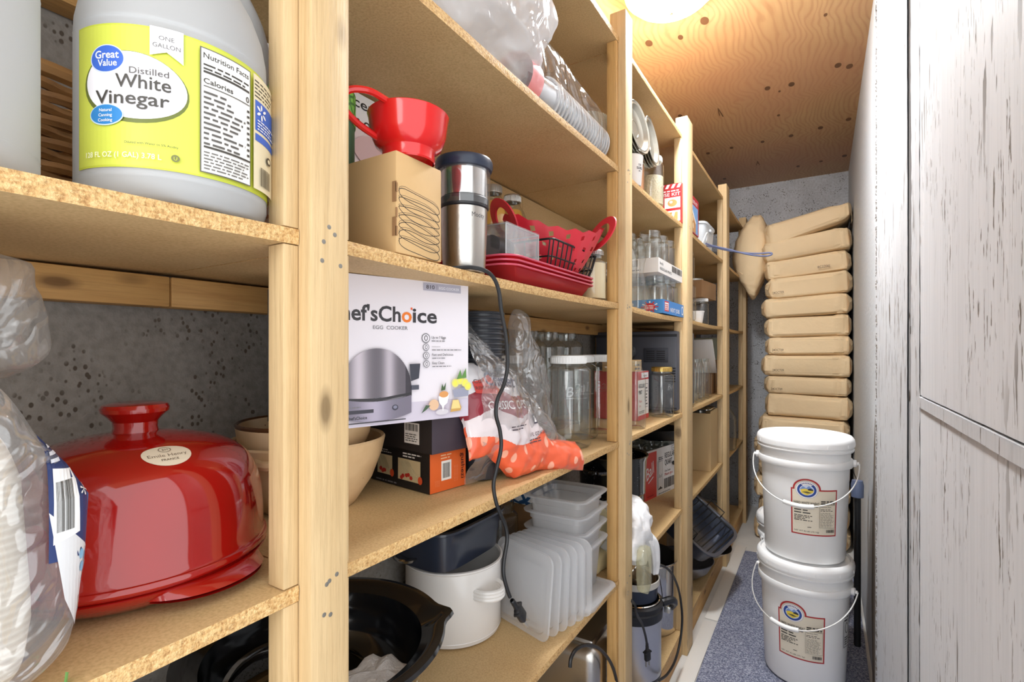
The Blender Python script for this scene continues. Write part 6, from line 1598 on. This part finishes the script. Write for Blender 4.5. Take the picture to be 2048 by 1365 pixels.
# ================================================================== wheat buckets
def bucket(label, loc, rz, handle_tilt, with_label, labang):
    t = thing('bucket', label, 'bucket', loc, rz, 'white wheat buckets')
    bp = [(0, .004), (.10, .004), (.118, .0), (.126, .004), (.129, .014), (.1405, .322)]
    g = G(); g.lathe(bp + [(.1405, .330), (.1500, .331), (.1515, .334), (.1515, .352), (.1500, .355), (.1440, .356), (.1445, .392)], 72); g.build('pail', BUCKETP, t, sharp=40)
    g = G(); g.lathe([(.1450, .386), (.1530, .386), (.1545, .389), (.1545, .393), (.1515, .395), (.1515, .401), (.1560, .403), (.1565, .418), (.1550, .427), (.1480, .436), (.1440, .437), (.1400, .430), (.1150, .428), (.112, .4305), (.06, .4305), (0, .4305)], 72)
    for k in range(12):
        a = 2 * PI * k / 12; g.box((.1566 * math.cos(a), .1566 * math.sin(a), .411), (.0016, .0016, .010))
    g.build('lid', BUCKETP, t, sharp=40)
    for s in (0, PI):
        g = G(); g.lathe([(0, 0), (.013, 0), (.013, .010), (.006, .012), (.006, .018), (0, .018)], 20, xf=rot_m(0, R(90), s, (.149 * math.cos(s), .149 * math.sin(s), .343)) if s == 0 else rot_m(0, R(-90), 0, (-.149, 0, .343))); g.build('handle_ear', BUCKETP, t)
    pts = []
    for k in range(41):
        a = PI * k / 40; w = .168; d = .215 * math.sin(a) ** .9
        x = w * math.cos(a); pts.append(Vector((x, -d * math.cos(handle_tilt), .343 - d * math.sin(handle_tilt))))
    g = G(); g.tube(pts, .0022, 8); wh = g.build('wire_handle', WHITEP if False else mat('galvanised_wire', sr(226, 226, 224), .35, .4), t)
    mid = pts[20]; 
    g = G(); g.tube([pts[k] for k in range(17, 25)], .0075, 14); g.build('grip', WHITEP, wh)
    if with_label:
        CR = sr(226, 216, 196); RD = sr(176, 44, 48); BL = sr(34, 70, 150)
        P = Print(); wv, hv = .146, .160
        P.rect(0, 0, wv, hv, RD); P.ell(.048, hv, .042, .036, RD, 40); P.rect(.0045, .0045, wv - .0045, hv - .0045, CR); P.ell(.048, hv - .001, .0365, .0315, CR, 40); P.rect(.0045, hv - .03, .088, hv - .006, CR)
        P.ell(.048, .158, .0335, .0300, sr(150, 160, 186)); P.ell(.048, .158, .0325, .0290, C_WH); P.ell(.048, .157, .0285, .0250, BL)
        P.poly([(.030, .176), (.036, .184), (.048, .187), (.060, .184), (.066, .176), (.060, .172), (.036, .172)], C_WH)
        for k in range(13):
            a = PI * (.84 - .68 * k / 12); P.poly([(.048 + r_ * math.cos(a + d_), .158 + r_ * .88 * math.sin(a + d_)) for r_, d_ in ((.0235, -.045), (.0285, -.045), (.0285, .045), (.0235, .045))], BL, k == 0)
        P.ell(.048, .157, .0215, .0180, sr(206, 216, 236)); P.poly([(.028, .160), (.036, .170), (.046, .164), (.054, .172), (.066, .162), (.067, .156), (.029, .156)], sr(120, 150, 206)); P.poly([(.029, .158), (.042, .162), (.056, .160), (.068, .158), (.066, .150), (.048, .139), (.032, .146)], sr(226, 200, 70)); P.poly([(.050, .160), (.058, .164), (.067, .160), (.066, .156), (.052, .157)], sr(40, 40, 44)); P.poly([(.033, .150), (.048, .153), (.063, .149), (.050, .146)], sr(96, 90, 50))
        INK = sr(50, 46, 44)
        P.text(.009, .108, 'HARD WHITE WHEAT', .0120, INK, 'L', .014, w=.076); P.lines(.010, .100, .082, .105, 1, INK, .5, 3, .1)
        P.lines(.010, .076, .075, .094, 2, INK, .4, 5); P.lines(.010, .050, .070, .072, 4, INK, .45, 8); P.text(.010, .0120, 'NET WT 42 LBS (19.1 kg)', .0062, INK, 'L', .004, w=.075); P.lines(.050, .028, .070, .032, 1, INK, .5, 2)
        P.lines(.090, .1120, .139, .1260, 2, INK, .55, 11, .12)
        P.rect(.0865, .030, .1385, .1085, INK); P.rect(.0872, .0307, .1378, .1078, CR); P.text(.089, .1005, 'Nutrition Facts', .0058, INK, 'L', .010, w=.034); P.lines(.089, .088, .135, .098, 2, INK, .4, 4); P.lines(.089, .034, .136, .085, 13, sr(110, 104, 94), .35, 6, .3); P.bars(.108, .014, .137, .024, INK, 5)
        rp = lambda z: .129 + (.1405 - .129) * (z - .014) / .308
        P.wrap('paper_label', t, .136, labang - rz - .074 / .136, .103, step=.006, prof=rp)
    return t
bucket('white lidded bucket of hard white wheat, uppermost of the two stacked', (-.058, 2.135, .4465), R(-2), R(38), True, R(-74))
bucket('white lidded bucket of hard white wheat standing on the carpet under another', (-.058, 2.130, .0125), R(-16), R(34), True, R(-92))
bucket('white lidded bucket half hidden behind the stacked pair, no label in view', (-.105, 2.580, .0125), R(40), R(60), False, 0)
P = Print(); P.rect(0, 0, .045, .13, sr(120, 120, 124)); P.rect(.003, .003, .042, .127, sr(206, 206, 206)); P.ell(.022, .065, .013, .018, K); P.ell(.022, .065, .010, .015, sr(206, 206, 206)); P.lines(.006, .09, .04, .12, 3, K, .5, 2); P.lines(.006, .01, .04, .04, 4, K, .5, 3)
bk = [o for o in bpy.data.objects if o.name == 'bucket.001'][0]
P.wrap('warning_label', bk, .137, R(-30) + R(16), .15, step=.006)
t = thing('dark_pole', 'dark pole with a blue-grey cap standing between the buckets and the right wall', 'pole', (.118, 2.42, .001))
g = G(); g.lathe([(0, 0), (.012, 0), (.012, .62), (0, .62)], 16); g.build('shaft', RUBBER, t)
g = G(); g.lathe([(.012, .60), (.021, .602), (.022, .65), (.018, .668), (0, .67)], 20); g.build('cap', mat('blue_grey_plastic', sr(88, 98, 124), .4), t)
g = G(); g.tube(spline([(0, 0, .665), (-.012, -.01, .70), (-.018, -.02, .74), (-.010, -.02, .79)], 6), .0016, 6); g.build('thin_wire', RUBBER, t)
# flat white boards lying on the floor beside the shelving
def strip(label, y0, y1, dz):
    t = thing('floor_board', label, 'board', (-.417, y0, .001 + dz))
    g = G(); g.span((-.026, 0, 0), (.029, y1 - y0, .004), 0, .001); g.build('board_sheet', mat('white_floor_board', sr(222, 218, 212), .6), t)
strip('white board on the floor along the shelving base, nearer of two', 1.20, 2.31, 0)
strip('white board on the floor along the shelving base, farther of two', 2.33, 3.30, 0)
